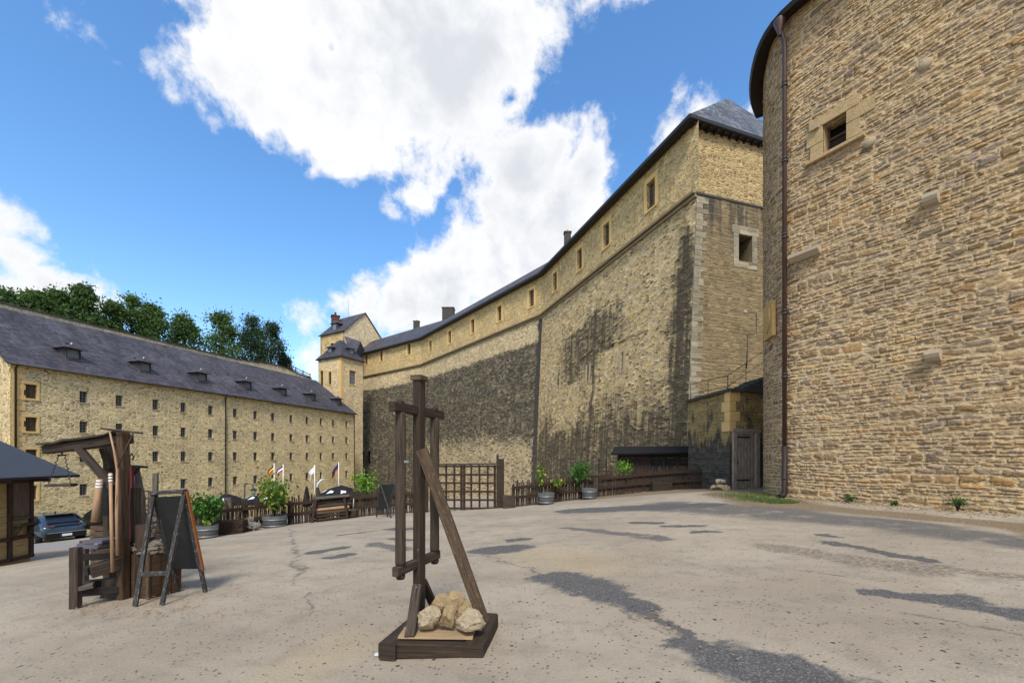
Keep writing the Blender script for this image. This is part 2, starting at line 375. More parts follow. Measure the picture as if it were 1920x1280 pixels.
def grime_annex(nb, uv, fn, idv):
    u, v, _ = nb.sep(uv); nz = nb.noise(nb.vm('MULTIPLY', uv, (1., .35, 1.)), 1.3, 5, .6)[0]
    g = nb.ss(nb.m('MULTIPLY_ADD', nb.m('SUBTRACT', nz, .5), 5., v), 2.7, 2.1)
    return nb.m('MULTIPLY', nb.m('MAXIMUM', g, nb.m('MULTIPLY', nb.ss(nz, .55, .62), .8)), nb.m('MULTIPLY_ADD', fn, .8, .55), None, True)
M['fort_near'] = stone_mat('fort_near', [(.72, .54, .28), (.40, .28, .13), (.82, .65, .37), (.60, .47, .30), (.80, .54, .20), (.20, .14, .07), (.76, .59, .34)], (.74, .585, .34), .17, .46, .05, bdist=.15, grime=grime_near, rub=True, fine=.34, gcol=(.05, .044, .034))
M['fort_far'] = stone_mat('fort_far', [(.68, .54, .32), (.48, .36, .19), (.76, .62, .39), (.60, .47, .26), (.32, .24, .13)], (.72, .59, .37), .18, .42, .07, bdist=.13, grime=grime_far, gcol=(.042, .04, .034), rub=True, fine=.3)
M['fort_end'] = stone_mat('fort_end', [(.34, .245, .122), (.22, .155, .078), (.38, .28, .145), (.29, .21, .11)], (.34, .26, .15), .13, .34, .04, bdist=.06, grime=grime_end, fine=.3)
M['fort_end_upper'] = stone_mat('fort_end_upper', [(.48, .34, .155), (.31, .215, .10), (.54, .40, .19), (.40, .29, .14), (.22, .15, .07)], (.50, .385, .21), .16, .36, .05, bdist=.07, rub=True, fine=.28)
M['annex_stone'] = stone_mat('annex_stone', [(.40, .28, .10), (.30, .21, .09), (.45, .32, .13), (.36, .25, .10)], (.36, .28, .14), .14, .34, .045, bdist=.06, grime=grime_annex, gcol=(.052, .048, .041), fine=.34)
M['ashlar'] = stone_mat('ashlar', [(.30, .26, .18), (.225, .195, .135), (.36, .31, .22)], (.28, .25, .18), .42, .8, .012, joint=.05, bdist=.02)
M['rampart_stone'] = stone_mat('rampart_stone', [(.66, .55, .36), (.52, .43, .28), (.72, .6, .41)], (.66, .56, .38), .2, .5, .05, bdist=.05)

def plain(name, c, rough=.8, spec=.25, var=.25, scale=6., bd=.004, metal=0, coat=0, coords='OBJ'):
    m, nb, b = newmat(name, rough, spec); v = OBn(nb) if coords == 'OBJ' else UVn(nb)
    f = nb.noise(v, scale, 5, .6)[0]; g = nb.noise(v, scale * 7, 3, .6)[0]
    k = nb.m('MULTIPLY_ADD', f, var * 2, nb.m('MULTIPLY_ADD', g, var, 1 - var * 1.5))
    nb.put(b.inputs['Base Color'], nb.mix(1., c, nb.comb(k, k, k), 'MULTIPLY'))
    b.inputs['Metallic'].default_value = metal; b.inputs['Coat Weight'].default_value = coat
    if bd: bump(nb, b, nb.m('ADD', f, g), bd)
    return m
def wood(name, c1, c2, rough=.8, gr=1., wear=None):
    m, nb, b = newmat(name, rough, .25); uv = UVn(nb)
    oi = nb.n('ShaderNodeObjectInfo').outputs['Random']
    uv = nb.vm('ADD', uv, nb.comb(nb.m('MULTIPLY', oi, 31.), nb.m('MULTIPLY', oi, 17.)))
    wv = nb.noise(uv, 2.5, 2)[0]
    g = nb.vm('MULTIPLY', nb.vm('ADD', uv, nb.comb(0., nb.m('MULTIPLY', wv, .03))), (1.6, 38., 1.))
    f = nb.noise(g, 1.6 * gr, 5, .65)[0]; blot = nb.noise(nb.vm('MULTIPLY', uv, (2., 6., 1.)), 1.2, 4, .6)[0]
    c = nb.mix(nb.ss(f, .3, .72), c1, c2)
    k = nb.m('MULTIPLY_ADD', blot, .9, .55); c = nb.mix(1., c, nb.comb(k, k, k), 'MULTIPLY')
    crack = nb.ss(nb.noise(g, .8, 2)[0], .34, .28); c = nb.mix(nb.m('MULTIPLY', crack, .7), c, tuple(x * .3 for x in c1))
    if wear: c = nb.mix(nb.ss(nb.noise(nb.vm('MULTIPLY', uv, (6., 25., 1.)), 2., 5, .7)[0], .55, .62), c, wear)
    nb.put(b.inputs['Base Color'], c); bump(nb, b, nb.m('SUBTRACT', f, nb.m('MULTIPLY', crack, .8)), .006)
    return m
M['dark_wood'] = wood('dark_wood', (0.0216, 0.0144, 0.0094), (0.0555, 0.0392, 0.0274))
M['grey_wood'] = wood('grey_wood', (0.0288, 0.0209, 0.0151), (0.0851, 0.0636, 0.0466))
M['brace_wood'] = wood('brace_wood', (0.0418, 0.0274, 0.0173), (0.1036, 0.0740, 0.0488), wear=(.17, .095, .04))
M['pale_wood'] = wood('pale_wood', (.26, .18, .10), (.40, .29, .17))
M['door_wood'] = wood('door_wood', (.16, .125, .098), (.48, .41, .345))
M['black_wood'] = wood('black_wood', (.014, .012, .011), (.036, .031, .028))
M['worn_black'] = wood('worn_black', (.022, .022, .021), (.05, .048, .045), wear=(.16, .15, .14))
M['weather_wood'] = wood('weather_wood', (0.0540, 0.0432, 0.0338), (0.1480, 0.1273, 0.1073))
M['red_wood'] = wood('red_wood', (0.0245, 0.0130, 0.0086), (0.0518, 0.0311, 0.0207))
M['orange_wood'] = wood('orange_wood', (0.0418, 0.0238, 0.0130), (0.0925, 0.0548, 0.0296))
M['stick_wood'] = wood('stick_wood', (0.0202, 0.0130, 0.0086), (0.0962, 0.0681, 0.0474))
M['handle_wood'] = wood('handle_wood', (.28, .165, .095), (.40, .26, .16))
M['barrel_wood'] = wood('barrel_wood', (.045, .047, .047), (.115, .117, .115))
M['panel_yellow'] = wood('panel_yellow', (.22, .15, .06), (.36, .26, .12))
M['board_black'] = plain('board_black', (.014, .0155, .0145), .65, .3, .3, 3.)
M['orange_edge'] = plain('orange_edge', (.30, .10, .025), .7)
M['iron'] = plain('iron', (.03, .028, .026), .55, .4, .3, 12.)
M['hoop'] = plain('hoop', (.20, .215, .22), .45, .5, .3, 12., metal=.5)
M['brown_metal'] = plain('brown_metal', (.062, .030, .022), .4, .5, .25, 4.)
M['brown_dark'] = plain('brown_dark', (.022, .014, .011), .6, .3, .3, 4.)
M['black_metal'] = plain('black_metal', (.014, .013, .013), .5, .4)
M['pale_stone'] = plain('pale_stone', (.40, .32, .205), .95, .1, .2, 9., .01)
M['ochre_stone'] = plain('ochre_stone', (.68, .46, .19), .95, .1, .2, 7., .008)
M['ochre_tower'] = plain('ochre_tower', (.44, .32, .165), .95, .1, .3, 5., .02)
M['ochre_carved'] = plain('ochre_carved', (.46, .30, .12), .95, .1, .15, 9., .006)
M['corbel_stone'] = plain('corbel_stone', (.40, .325, .225), .95, .1, .12, 9., .006)
M['string_stone'] = plain('string_stone', (.26, .20, .12), .95, .1, .35, 2., .02)
M['cap_dark'] = plain('cap_dark', (.07, .066, .06), .95, .1, .4, 5., .015)
M['rock'] = plain('rock', (.46, .34, .19), .95, .1, .55, 17., .03)
M['rock_pale'] = plain('rock_pale', (.52, .42, .28), .95, .1, .5, 15., .03)
M['brick_red'] = plain('brick_red', (.10, .048, .038), .9, .1, .4, 6., .01)
M['white_paint'] = plain('white_paint', (.75, .75, .74), .5, .4, .06)
M['sack_cloth'] = plain('sack_cloth', (.22, .20, .175), .95, .1, .3, 16., .008)
M['rag_cloth'] = plain('rag_cloth', (.16, .135, .105), .95, .1, .4, 18., .01)
M['black_cloth'] = plain('black_cloth', (.012, .012, .013), .8, .2, .3, 9.)
M['purple_cover'] = plain('purple_cover', (.085, .078, .10), .45, .5, .2, 9.)
M['red_paint'] = plain('red_paint', (.13, .016, .02), .6, .3)
M['rubber'] = plain('rubber', (.012, .012, .012), .85, .2)
M['rim_metal'] = plain('rim_metal', (.28, .28, .29), .35, .6, .1, metal=.8)
M['brown_shutter'] = wood('brown_shutter', (.07, .045, .03), (.12, .085, .06))
M['frame_dark'] = plain('frame_dark', (.05, .045, .042), .7)
M['frame_brown'] = plain('frame_brown', (.10, .055, .03), .7)
M['frame_ochre'] = plain('frame_ochre', (.24, .16, .085), .7)
M['frame_grey'] = plain('frame_grey', (.20, .20, .20), .7)
M['dark_inside'] = plain('dark_inside', (.012, .011, .010), 1., 0, .2, 2., 0)  # near-black colour standing in for the shade inside openings
M['terrace_grass'] = plain('terrace_grass', (.06, .08, .025), 1., .1, .4, 1.)
M['white_mark'] = plain('white_mark', (.6, .62, .64), .7, .3, .06)
def glassy(name, c, rough=.12):
    m, nb, b = newmat(name, rough, .6); f = nb.noise(OBn(nb), 2., 2)[0]
    nb.put(b.inputs['Base Color'], c); bump(nb, b, f, .004); return m
M['pane'] = glassy('pane', (.02, .024, .03)); M['car_glass'] = glassy('car_glass', (.012, .014, .018), .05)
M['pane_dim'] = glassy('pane_dim', (.05, .052, .055), .25)
M['pane_grey'] = glassy('pane_grey', (.14, .16, .18), .3)
def paint(name, c):
    m, nb, b = newmat(name, .3, .5); nb.put(b.inputs['Base Color'], c); b.inputs['Metallic'].default_value = .45; b.inputs['Coat Weight'].default_value = 1; b.inputs['Coat Roughness'].default_value = .05; return m
M['car_blue'] = paint('car_blue', (.035, .062, .09)); M['car_black'] = paint('car_black', (.010, .010, .012))
M['lamp_red'] = paint('lamp_red', (.10, .012, .012)); M['chrome'] = plain('chrome', (.45, .46, .47), .2, .6, .05, 2., 0, metal=.9)
M['lamp_glass'] = glassy('lamp_glass', (.35, .36, .36), .3)
def flat(name, c, r=.85):
    m, nb, b = newmat(name, r, .15); nb.put(b.inputs['Base Color'], c); return m
for nm, c in dict(flag_black=(.01, .01, .012), flag_yellow=(.65, .42, .03), flag_red=(.42, .03, .03), flag_blue=(.015, .025, .16), flag_white=(.72, .72, .74), navy=(.012, .02, .1), plate=(.7, .71, .72), plate_blue=(.02, .05, .3), lime=(.55, .62, .08)).items(): M[nm] = flat(nm, c)
def slate(name, base, rh=.24, bw=.34):
    m, nb, b = newmat(name, .62, .35); uv = UVn(nb); idv, idc, e = masonry(nb, uv, rh, bw, .004)
    st = nb.noise(nb.vm('MULTIPLY', uv, (1., .12, 1.)), 1.1, 5, .65)[0]; lg = nb.noise(uv, .4, 4)[0]
    k = nb.m('MULTIPLY', nb.m('MULTIPLY_ADD', idv, .75, .62), nb.m('MULTIPLY_ADD', nb.m('ADD', st, lg), 1.5, -.5))
    c = nb.mix(1., base, nb.comb(k, k, k), 'MULTIPLY'); c = nb.mix(nb.ss(st, .58, .8), c, (.10, .088, .07))
    nb.put(b.inputs['Base Color'], c); bump(nb, b, nb.m('MULTIPLY_ADD', idv, .8, nb.ss(e, 0., .03)), .04); return m
M['slate'] = slate('slate', (.060, .056, .066)); M['slate_blue'] = slate('slate_blue', (.105, .115, .132)); M['slate_kiosk'] = plain('slate_kiosk', (.05, .06, .078), .7, .3, .12, 5., .003)
def leaf(name, c1, c2, c3=None):
    m, nb, b = newmat(name, .55, .3)
    at_ = nb.n('ShaderNodeAttribute', attribute_name='leafvar', attribute_type='GEOMETRY').outputs['Fac']
    c = nb.ramp(at_, [(0, c1), (.8, c2)] + ([(.97, c3)] if c3 else []))
    nb.put(b.inputs['Base Color'], c)
    tr = nb.n('ShaderNodeBsdfTranslucent'); nb.put(tr.inputs[0], c); mx = nb.n('ShaderNodeMixShader'); mx.inputs[0].default_value = .3
    nb.t.links.new(b.outputs[0], mx.inputs[1]); nb.t.links.new(tr.outputs[0], mx.inputs[2]); nb.t.links.new(mx.outputs[0], nb.t.nodes['Material Output'].inputs[0])
    return m
M['leaf_tree'] = leaf('leaf_tree', (.026, .062, .016), (.105, .18, .04)); M['leaf_dark'] = leaf('leaf_dark', (.016, .04, .018), (.055, .10, .04))
M['leaf_bright'] = leaf('leaf_bright', (.07, .16, .015), (.20, .36, .04)); M['leaf_vine'] = leaf('leaf_vine', (.045, .11, .015), (.15, .26, .03), (.55, .48, .08))
M['leaf_deep'] = leaf('leaf_deep', (.022, .075, .012), (.08, .19, .026)); M['blade'] = leaf('blade', (.05, .10, .02), (.14, .20, .05))
M['bark'] = plain('bark', (.07, .055, .04), .95, .1, .4, 8., .02)

# ================================================================ GROUND
def ground_mat():
    m, nb, b = newmat('ground', .93, .15)
    p = nb.n('ShaderNodeNewGeometry').outputs['Position']; x, y, z = nb.sep(p); q = nb.comb(x, y, 0.)
    nw = nb.noise(q, 1.3, 6, .68)[1]; nf = nb.noise(q, 8., 4, .7)[1]
    qd = nb.vm('ADD', q, nb.vm('SCALE', nb.vm('SUBTRACT', nw, (.5, .5, .5)), scale=.75)); qd = nb.vm('ADD', qd, nb.vm('SCALE', nb.vm('SUBTRACT', nf, (.5, .5, .5)), scale=.16))
    qd = nb.vm('MULTIPLY', qd, (1, 1, 0))
    def caps(lst):
        s = None
        for (p0, p1, hw) in lst:
            a = G(*p0); c = G(*p1); a = Vector((a.x, a.y, 0)); c = Vector((c.x, c.y, 0)); ba = c - a
            pa = nb.vm('SUBTRACT', qd, tuple(a)); h = nb.m('MULTIPLY', nb.vm('DOT_PRODUCT', pa, tuple(ba)), 1 / max(ba.length_squared, 1e-6), None, True)
            dd = nb.vm('LENGTH', nb.vm('SUBTRACT', pa, nb.vm('SCALE', tuple(ba), scale=h)))
            v = nb.m('MULTIPLY_ADD', dd, -1 / hw, 1.)
            s = v if s is None else nb.m('MAXIMUM', s, v)
        return s
    asph = caps([((1045, 1082), (1130, 1112), .37), ((1120, 1112), (1200, 1140), .22), ((1195, 1138), (1300, 1190), .07), ((1290, 1205), (1400, 1240), .2), ((1390, 1235), (1570, 1300), .36),
                 ((1080, 957), (1240, 950), .8), ((1240, 950), (1330, 946), .45),
                 ((1185, 979), (1232, 981), .17), ((1245, 986), (1310, 985), .15), ((1295, 996), (1340, 996), .13),
                 ((1560, 1017), (1740, 1052), .13), ((1650, 1112), (1790, 1125), .15), ((1790, 1122), (1930, 1152), .22),
                 ((590, 1036), (638, 1029), .25), ((615, 1046), (655, 1040), .18), ((920, 1030), (960, 1027), .48), ((735, 992), (770, 992), .35), ((640, 1002), (700, 996), .1), ((960, 1012), (980, 1010), .14), ((735, 1010), (780, 1012), .14), ((1540, 1003), (1575, 1006), .1)])
    asph2 = caps([((1240, 948), (1460, 962), 1.0), ((1440, 962), (1700, 985), .75), ((1700, 988), (1930, 1018), .7), ((1060, 990), (1250, 1010), .2), ((700, 1020), (760, 1030), .2)])
    thin = caps([((890, 1035), (1240, 1140), .035), ((1150, 1140), (1310, 1222), .03), ((545, 990), (562, 1080), .055), ((562, 1080), (585, 1160), .02), ((1200, 1140), (1320, 1208), .05), ((1500, 1070), (1660, 1090), .03), ((1680, 1150), (1930, 1195), .025)])
    grav = caps([((1450, 1025), (1720, 1068), .4), ((1180, 1128), (1310, 1205), .16), ((1700, 1055), (1930, 1085), .2)])
    soil = caps([((1380, 925), (1480, 948), 1.2), ((1480, 946), (1700, 968), .62), ((1700, 968), (1935, 986), .55), ((1935, 986), (2300, 1080), .6), ((1130, 931), (1400, 917), 1.7)])
    sand = caps([((1020, 1035), (1110, 1060), .9), ((560, 1255), (640, 1210), .45), ((390, 1030), (440, 1025), .6)])
    big = nb.noise(q, .35, 5, .6)[0]; med = nb.noise(q, 2.2, 6, .7)[0]; fine = nb.noise(q, 45., 4, .75)[0]
    c = nb.mix(nb.ss(big, .35, .65), (.302, .252, .186), (.38, .325, .245))
    c = nb.mix(nb.m('MULTIPLY', nb.ss(med, .47, .68), .6), c, (.225, .195, .152)); trk = nb.noise(nb.vm('MULTIPLY', nb.vm('ADD', q, nb.comb(0., nb.m('MULTIPLY', x, .55))), (.25, 1.3, 1.)), .8, 5, .65)[0]; c = nb.mix(nb.m('MULTIPLY', nb.ss(trk, .5, .7), .4), c, (.215, .185, .145)); c = nb.mix(nb.m('MULTIPLY', nb.ss(trk, .46, .3), .35), c, (.43, .37, .28))
    c = nb.mix(nb.m('MULTIPLY', nb.ss(sand, -.3, .9), .5), c, (.38, .295, .175))
    sk = nb.ss(soil, -.15, .35); sf = nb.noise(q, 22., 5, .75)[0]
    c = nb.mix(sk, c, nb.mix(nb.ss(sf, .36, .66), (.11, .078, .045), (.32, .245, .155)))
    gk = nb.m('MULTIPLY', nb.ss(grav, 0., .5), nb.ss(nb.noise(q, 16., 4, .75)[0], .38, .56)); c = nb.mix(nb.m('MULTIPLY', gk, .8), c, (.15, .122, .09))
    pv = nb.vor(q, 85.); chips = nb.sep(pv.outputs['Color'])
    ac = nb.mix(nb.ss(chips[0], .6, 1.), (.082, .080, .080), (.19, .182, .17)); ac = nb.mix(nb.ss(fine, .58, .75), ac, (.16, .145, .12))
    c = nb.mix(nb.m('MULTIPLY', nb.ss(asph2, -.35, .35), nb.ss(med, .30, .50, .25, 1.)), c, nb.mix(.35, ac, (.2, .175, .14)))
    wornd = nb.m('MULTIPLY_ADD', nb.m('SUBTRACT', nb.noise(q, 6., 6, .75)[0], .5), .9, asph)
    c = nb.mix(nb.m('MULTIPLY', nb.ss(wornd, -.12, .3), nb.ss(fine, .22, .42, .4, .97)), c, ac)
    c = nb.mix(nb.m('MULTIPLY', nb.ss(thin, -.3, .5), nb.m('MULTIPLY', nb.ss(med, .4, .56), .75)), c, (.13, .115, .10))
    # dark and light chippings in the worn surface
    v2 = nb.vor(q, 30.); r2 = nb.sep(v2.outputs['Color']); dot = nb.m('MULTIPLY', nb.ss(v2.outputs['Distance'], .42, .22), nb.ss(r2[0], .86, .9)); c = nb.mix(nb.m('MULTIPLY', dot, .85), c, (.06, .05, .042))
    v3 = nb.vor(q, 11.); r3 = nb.sep(v3.outputs['Color']); dot3 = nb.m('MULTIPLY', nb.ss(v3.outputs['Distance'], .24, .12), nb.ss(r3[0], .9, .93)); c = nb.mix(nb.m('MULTIPLY', dot3, .9), c, (.045, .038, .032))
    k = nb.m('MULTIPLY_ADD', fine, .75, .62); c = nb.mix(1., c, nb.comb(k, k, k), 'MULTIPLY')
    # the tarred lane and its verge past the fence
    lane = nb.m('MULTIPLY', nb.ss(x, -13.4, -14.2), nb.ss(y, 15.5, 16.5)); lane = nb.m('MULTIPLY', lane, nb.ss(nb.m('MULTIPLY_ADD', nb.noise(q, .8, 3)[0], .5, y), 20.8, 20.3))
    c = nb.mix(nb.m('MULTIPLY', lane, .85), c, (.24, .235, .23))
    verge = nb.ss(nb.m('MULTIPLY_ADD', nb.noise(q, .7, 4)[0], 1.2, y), 23.2, 23.8); c = nb.mix(nb.m('MULTIPLY', verge, nb.m('MULTIPLY', nb.ss(x, -12, -15), .8)), c, (.13, .14, .055))
    nb.put(b.inputs['Base Color'], c)
    h = nb.m('ADD', nb.m('MULTIPLY', fine, .9), nb.m('ADD', nb.m('MULTIPLY', med, 1.2), nb.m('MULTIPLY', dot3, .8))); h = nb.m('MULTIPLY_ADD', nb.ss(asph, -.1, .15), -.7, h)
    bump(nb, b, h, .012); return m
M['ground'] = ground_mat()
def axis(a, segs):
    out = [a]
    for (b, st) in segs:
        n = max(1, round(abs(b - out[-1]) / st)); s0 = out[-1]; out += [s0 + (b - s0) * i / n for i in range(1, n + 1)]
    return out
gx = axis(-900, [(-100, 160), (-40, 6), (-16, 1.5), (16, .4), (40, 3), (100, 10), (900, 160)]); gy = axis(-400, [(-40, 90), (-2, 4), (26, .4), (100, 3), (900, 160)])
mb = MB(); nx = len(gx)
for yv in gy:
    for xv in gx:
        near = abs(xv) < 17 and -2 < yv < 24
        mb.v.append(gp(xv, yv, .022 * mnoise.noise(Vector((xv * .5, yv * .5, 0))) + .012 * mnoise.noise(Vector((xv * 1.3, yv * 1.3, 4))) if near else 0))
for j in range(len(gy) - 1):
    for i in range(nx - 1): mb.face([j * nx + i, j * nx + i + 1, (j + 1) * nx + i + 1, (j + 1) * nx + i], [(gx[i], gy[j]), (gx[i + 1], gy[j]), (gx[i + 1], gy[j + 1]), (gx[i], gy[j + 1])], True)
tag(mb.build('ground', M['ground']), kind='structure')

# ================================================================ WALL BUILDER
def grid_wall(mb, P, Nin, ss_, zs, ops=(), uo=0):
    """sheet P(s,z) with openings (s0,s1,z0,z1,depth); Nin(s) horizontal vector into the wall"""
    S = sorted(set([round(x, 4) for x in ss_] + [round(v, 4) for o in ops for v in o[:2]])); T = sorted(set([round(x, 4) for x in zs] + [round(v, 4) for o in ops for v in o[2:4]]))
    idx = {}
    def vid(i, j):
        if (i, j) not in idx: idx[(i, j)] = len(mb.v); mb.v.append(P(S[i], T[j]))
        return idx[(i, j)]
    for i in range(len(S) - 1):
        for j in range(len(T) - 1):
            cs, ct = (S[i] + S[i + 1]) / 2, (T[j] + T[j + 1]) / 2
            if any(o[0] < cs < o[1] and o[2] < ct < o[3] for o in ops): continue
            mb.face([vid(i, j), vid(i + 1, j), vid(i + 1, j + 1), vid(i, j + 1)], [(S[i] + uo, T[j]), (S[i + 1] + uo, T[j]), (S[i + 1] + uo, T[j + 1]), (S[i] + uo, T[j + 1])], False)
    for (s0, s1, z0, z1, dp) in ops:
        q = [(s0, z0), (s1, z0), (s1, z1), (s0, z1)]
        for k in range(4):
            a, b = q[k], q[(k + 1) % 4]; A, B = P(*a), P(*b); n = Nin((s0 + s1) / 2) * dp
            mb.poly([A, B, B + n, A + n], [(a[0] + uo, a[1]), (b[0] + uo, b[1]), (b[0] + uo + .1, b[1] + dp), (a[0] + uo + .1, a[1] + dp)])
    mb.fixn = False
def seq(a, b, st):
    n = max(1, round((b - a) / st)); return [a + (b - a) * i / n for i in range(n + 1)]
def V2(p, z=0): return Vector((p[0], p[1], z))

# window prototype (local: x along wall, y into wall, z up, origin = centre of the opening on the outer face)
def make_window(parent, w_, h, depth, frame_m, pane_m, nxb, nyb, surround=None, bar=.035, sill=None):
    f = MB(); y = depth - .09; fw = .06
    for sx in (-1, 1): f.box((sx * (w_ / 2 - fw / 2), y, 0), fw, .07, h)
    for sz in (-1, 1): f.box((0, y, sz * (h / 2 - fw / 2)), w_ - 2 * fw, .07, fw)
    for i in range(1, nxb): f.box((-w_ / 2 + w_ * i / nxb, y, 0), bar, .045, h - 2 * fw)
    for j in range(1, nyb): f.box((0, y + .003, -h / 2 + h * j / nyb), w_ - 2 * fw, .04, bar)
    fo = f.build('window', frame_m, parent, local=True)
    p = MB(); p.box((0, depth - .03, 0), w_ + .02, .03, h + .02, ch=.001); p.build('pane', pane_m, fo, local=True)
    if surround:
        t = surround; s = MB()
        def blk(x0, x1, z0, z1): s.beam(((x0 + x1) / 2, -.012, z0), ((x0 + x1) / 2, -.012, z1), x1 - x0, .05, up=(0, 1, 0), ch=.008)
        rr = random.Random(3); z = -h / 2
        k = 0
        while z < h / 2 - .02:
            z1 = min(h / 2, z + .42); e = .12 if k % 2 else 0
            blk(-w_ / 2 - t, -w_ / 2 + .003, z, z1 - .006); blk(w_ / 2 - .003, w_ / 2 + t, z, z1 - .006); z = z1; k += 1
        s.beam((-w_ / 2 - t, -.014, h / 2 + t * .6), (w_ / 2 + t, -.014, h / 2 + t * .6), .055, t * 1.18, ch=.008)
        s.beam((-w_ / 2 - t * .8, -.03, -h / 2 - .08), (w_ / 2 + t * .8, -.03, -h / 2 - .08), .10, .15, ch=.01)
        s.build('surround', M['ochre_stone'], fo, local=True)
    elif sill:
        s = MB(); s.beam((-w_ / 2 - .06, -.005, -h / 2 - .05), (w_ / 2 + .06, -.005, -h / 2 - .05), .09, .09); s.build('sill', sill, fo, local=True)
    return fo
def rot_for(n): # outward normal -> rotation about z so that local y = -n
    y = -Vector(n); x = y.cross(Z); return math.atan2(x.y, x.x)
def put_window(proto, parent, wpos, n, first):
    o = proto if first else copy_tree(proto, parent)
    Mi = rootmat(parent).inverted(); o.location = Mi @ wpos; o.rotation_euler.z = rot_for(n) - parent.rotation_euler.z
    return o

# ================================================================ BARRACKS
A = Vector((-39.5, 33.6, 0)); nB = Vector((.3027, .953, 0)).normalized(); mB = Vector((-nB.y, nB.x, 0)); LB = 41.4; EV = 9.15; DB = 16.5; RB = 8.25; RZ = 15.1
bk = thing('barracks', 'long tan stone barracks with slate roof, seven dormers and four rows of small windows', 'building', A + Z * gz(A.x, A.y))
def bP(s, z, b=0): return A + nB * s + mB * b + Z * z
def bs(px, b=0):
    a = A + mB * b; p = (px - 960) / 800; return (a.x - p * a.y) / (p * nB.y - nB.x)
cols_px = [57, 157, 224, 292, 344, 395, 441, 479, 512, 546, 576, 602, 625, 650]
rowz = [6.95, 4.28, 1.66, -1.28]; ops = []; spots = []
for i, px in enumerate(cols_px):
    s = bs(px); ww = .78 if i == 0 else .58; hh = 1.15 if i == 0 else 1.02
    for z in rowz:
        z += .12 * (i / 13.) * 1.0
        ops.append((s - ww / 2, s + ww / 2, z - hh / 2, z + hh / 2, .3)); spots.append((s, z, i))
mb = MB()
grid_wall(mb, lambda s, z: bP(s, z), lambda s: mB, seq(0, LB, 3), seq(-12, EV, 3), ops)
mb.build('wall', M['barracks_stone'], bk)
mb = MB(); mb.extr([bP(0, -12, 0), bP(0, EV, 0), bP(0, RZ - .1, RB), bP(0, EV, DB), bP(0, -12, DB)], nB * .4); mb.build('gable_wall', M['barracks_stone'], bk)
mb = MB(); mb.extr([bP(LB - .4, -12, .01), bP(LB - .4, EV, .01), bP(LB - .4, RZ - .1, RB), bP(LB - .4, EV, DB), bP(LB - .4, -12, DB)], nB * .39); mb.build('gable_wall', M['barracks_stone'], bk)
mb = MB(); mb.extr([bP(.4, -12, .45), bP(.4, EV - .2, .45), bP(.4, EV - .2, DB - .1), bP(.4, -12, DB - .1)], nB * (LB - .8)); mb.build('inner_wall', M['dark_inside'], bk)  # closed core in the near-black standing in for unlit rooms
mb = MB()
def slab(mb, p0, p1, p2, p3, th):
    p0, p1, p2, p3 = map(Vector, (p0, p1, p2, p3)); n = (p1 - p0).cross(p3 - p0).normalized()
    if n.z < 0: n = -n
    L = (p1 - p0).length; H_ = (p3 - p0).length; uo = random.random() * 9
    mb.poly([p0, p1, p2, p3], [(uo, 0), (uo + L, 0), (uo + L, H_), (uo, H_)]); q = [p - n * th for p in (p0, p1, p2, p3)]
    mb.poly(q[::-1]); P_ = [p0, p1, p2, p3]
    for i in range(4):
        j = (i + 1) % 4; mb.poly([P_[i], q[i], q[j], P_[j]])
sl = (RZ - EV) / RB
slab(mb, bP(-.3, EV - .35 * sl + .12, -.35), bP(LB + .25, EV - .35 * sl + .12, -.35), bP(LB + .25, RZ + .12, RB), bP(-.3, RZ + .12, RB), .14)
slab(mb, bP(-.3, EV - .35 * sl + .12, DB + .35), bP(LB + .25, EV - .35 * sl + .12, DB + .35), bP(LB + .25, RZ + .12, RB), bP(-.3, RZ + .12, RB), .14)
rf = mb.build('roof', M['slate'], bk)
mb = MB(); mb.tube([bP(-.3, EV - .2, -.42), bP(LB + .25, EV - .2, -.42)], .07, 8); mb.build('gutter', M['black_metal'], bk)
for px in (20, 422, 664):
    s = bs(px); s = min(max(s, .25), LB - .15); mb = MB(); mb.tube([bP(s, EV - .2, -.40), bP(s, EV - .5, -.1), bP(s, -6.5, -.1)], .065, 8)
    for z in (6, 3, 0, -3): mb.tube([bP(s, z, -.1), bP(s, z + .1, -.1)], .085, 8)
    mb.build('downpipe', M['black_metal'], bk)
wp = make_window(bk, .58, 1.02, .3, M['frame_grey'], M['pane'], 2, 4, None, sill=M['pale_stone'])
ws = make_window(bk, .78, 1.15, .3, M['brown_shutter'], M['brown_shutter'], 2, 1, .16)
f1_ = f2_ = True
for (s, z, i) in spots:
    if i == 0: put_window(ws, bk, bP(s, z), -mB, f2_); f2_ = False
    else: put_window(wp, bk, bP(s, z), -mB, f1_); f1_ = False
mb = MB(); mb.box((0, 0, 0), .1, .1, .1)
# corner stones at the near end
mb = MB(); z = -6.; k = 0
while z < EV - .3:
    wd = .85 if k % 2 else .5; mb.beam(bP(.06, z + .21, .0), bP(wd, z + .21, .0), .05, .40, ch=.01); z += .42; k += 1
mb.build('quoin', M['ochre_stone'], bk)
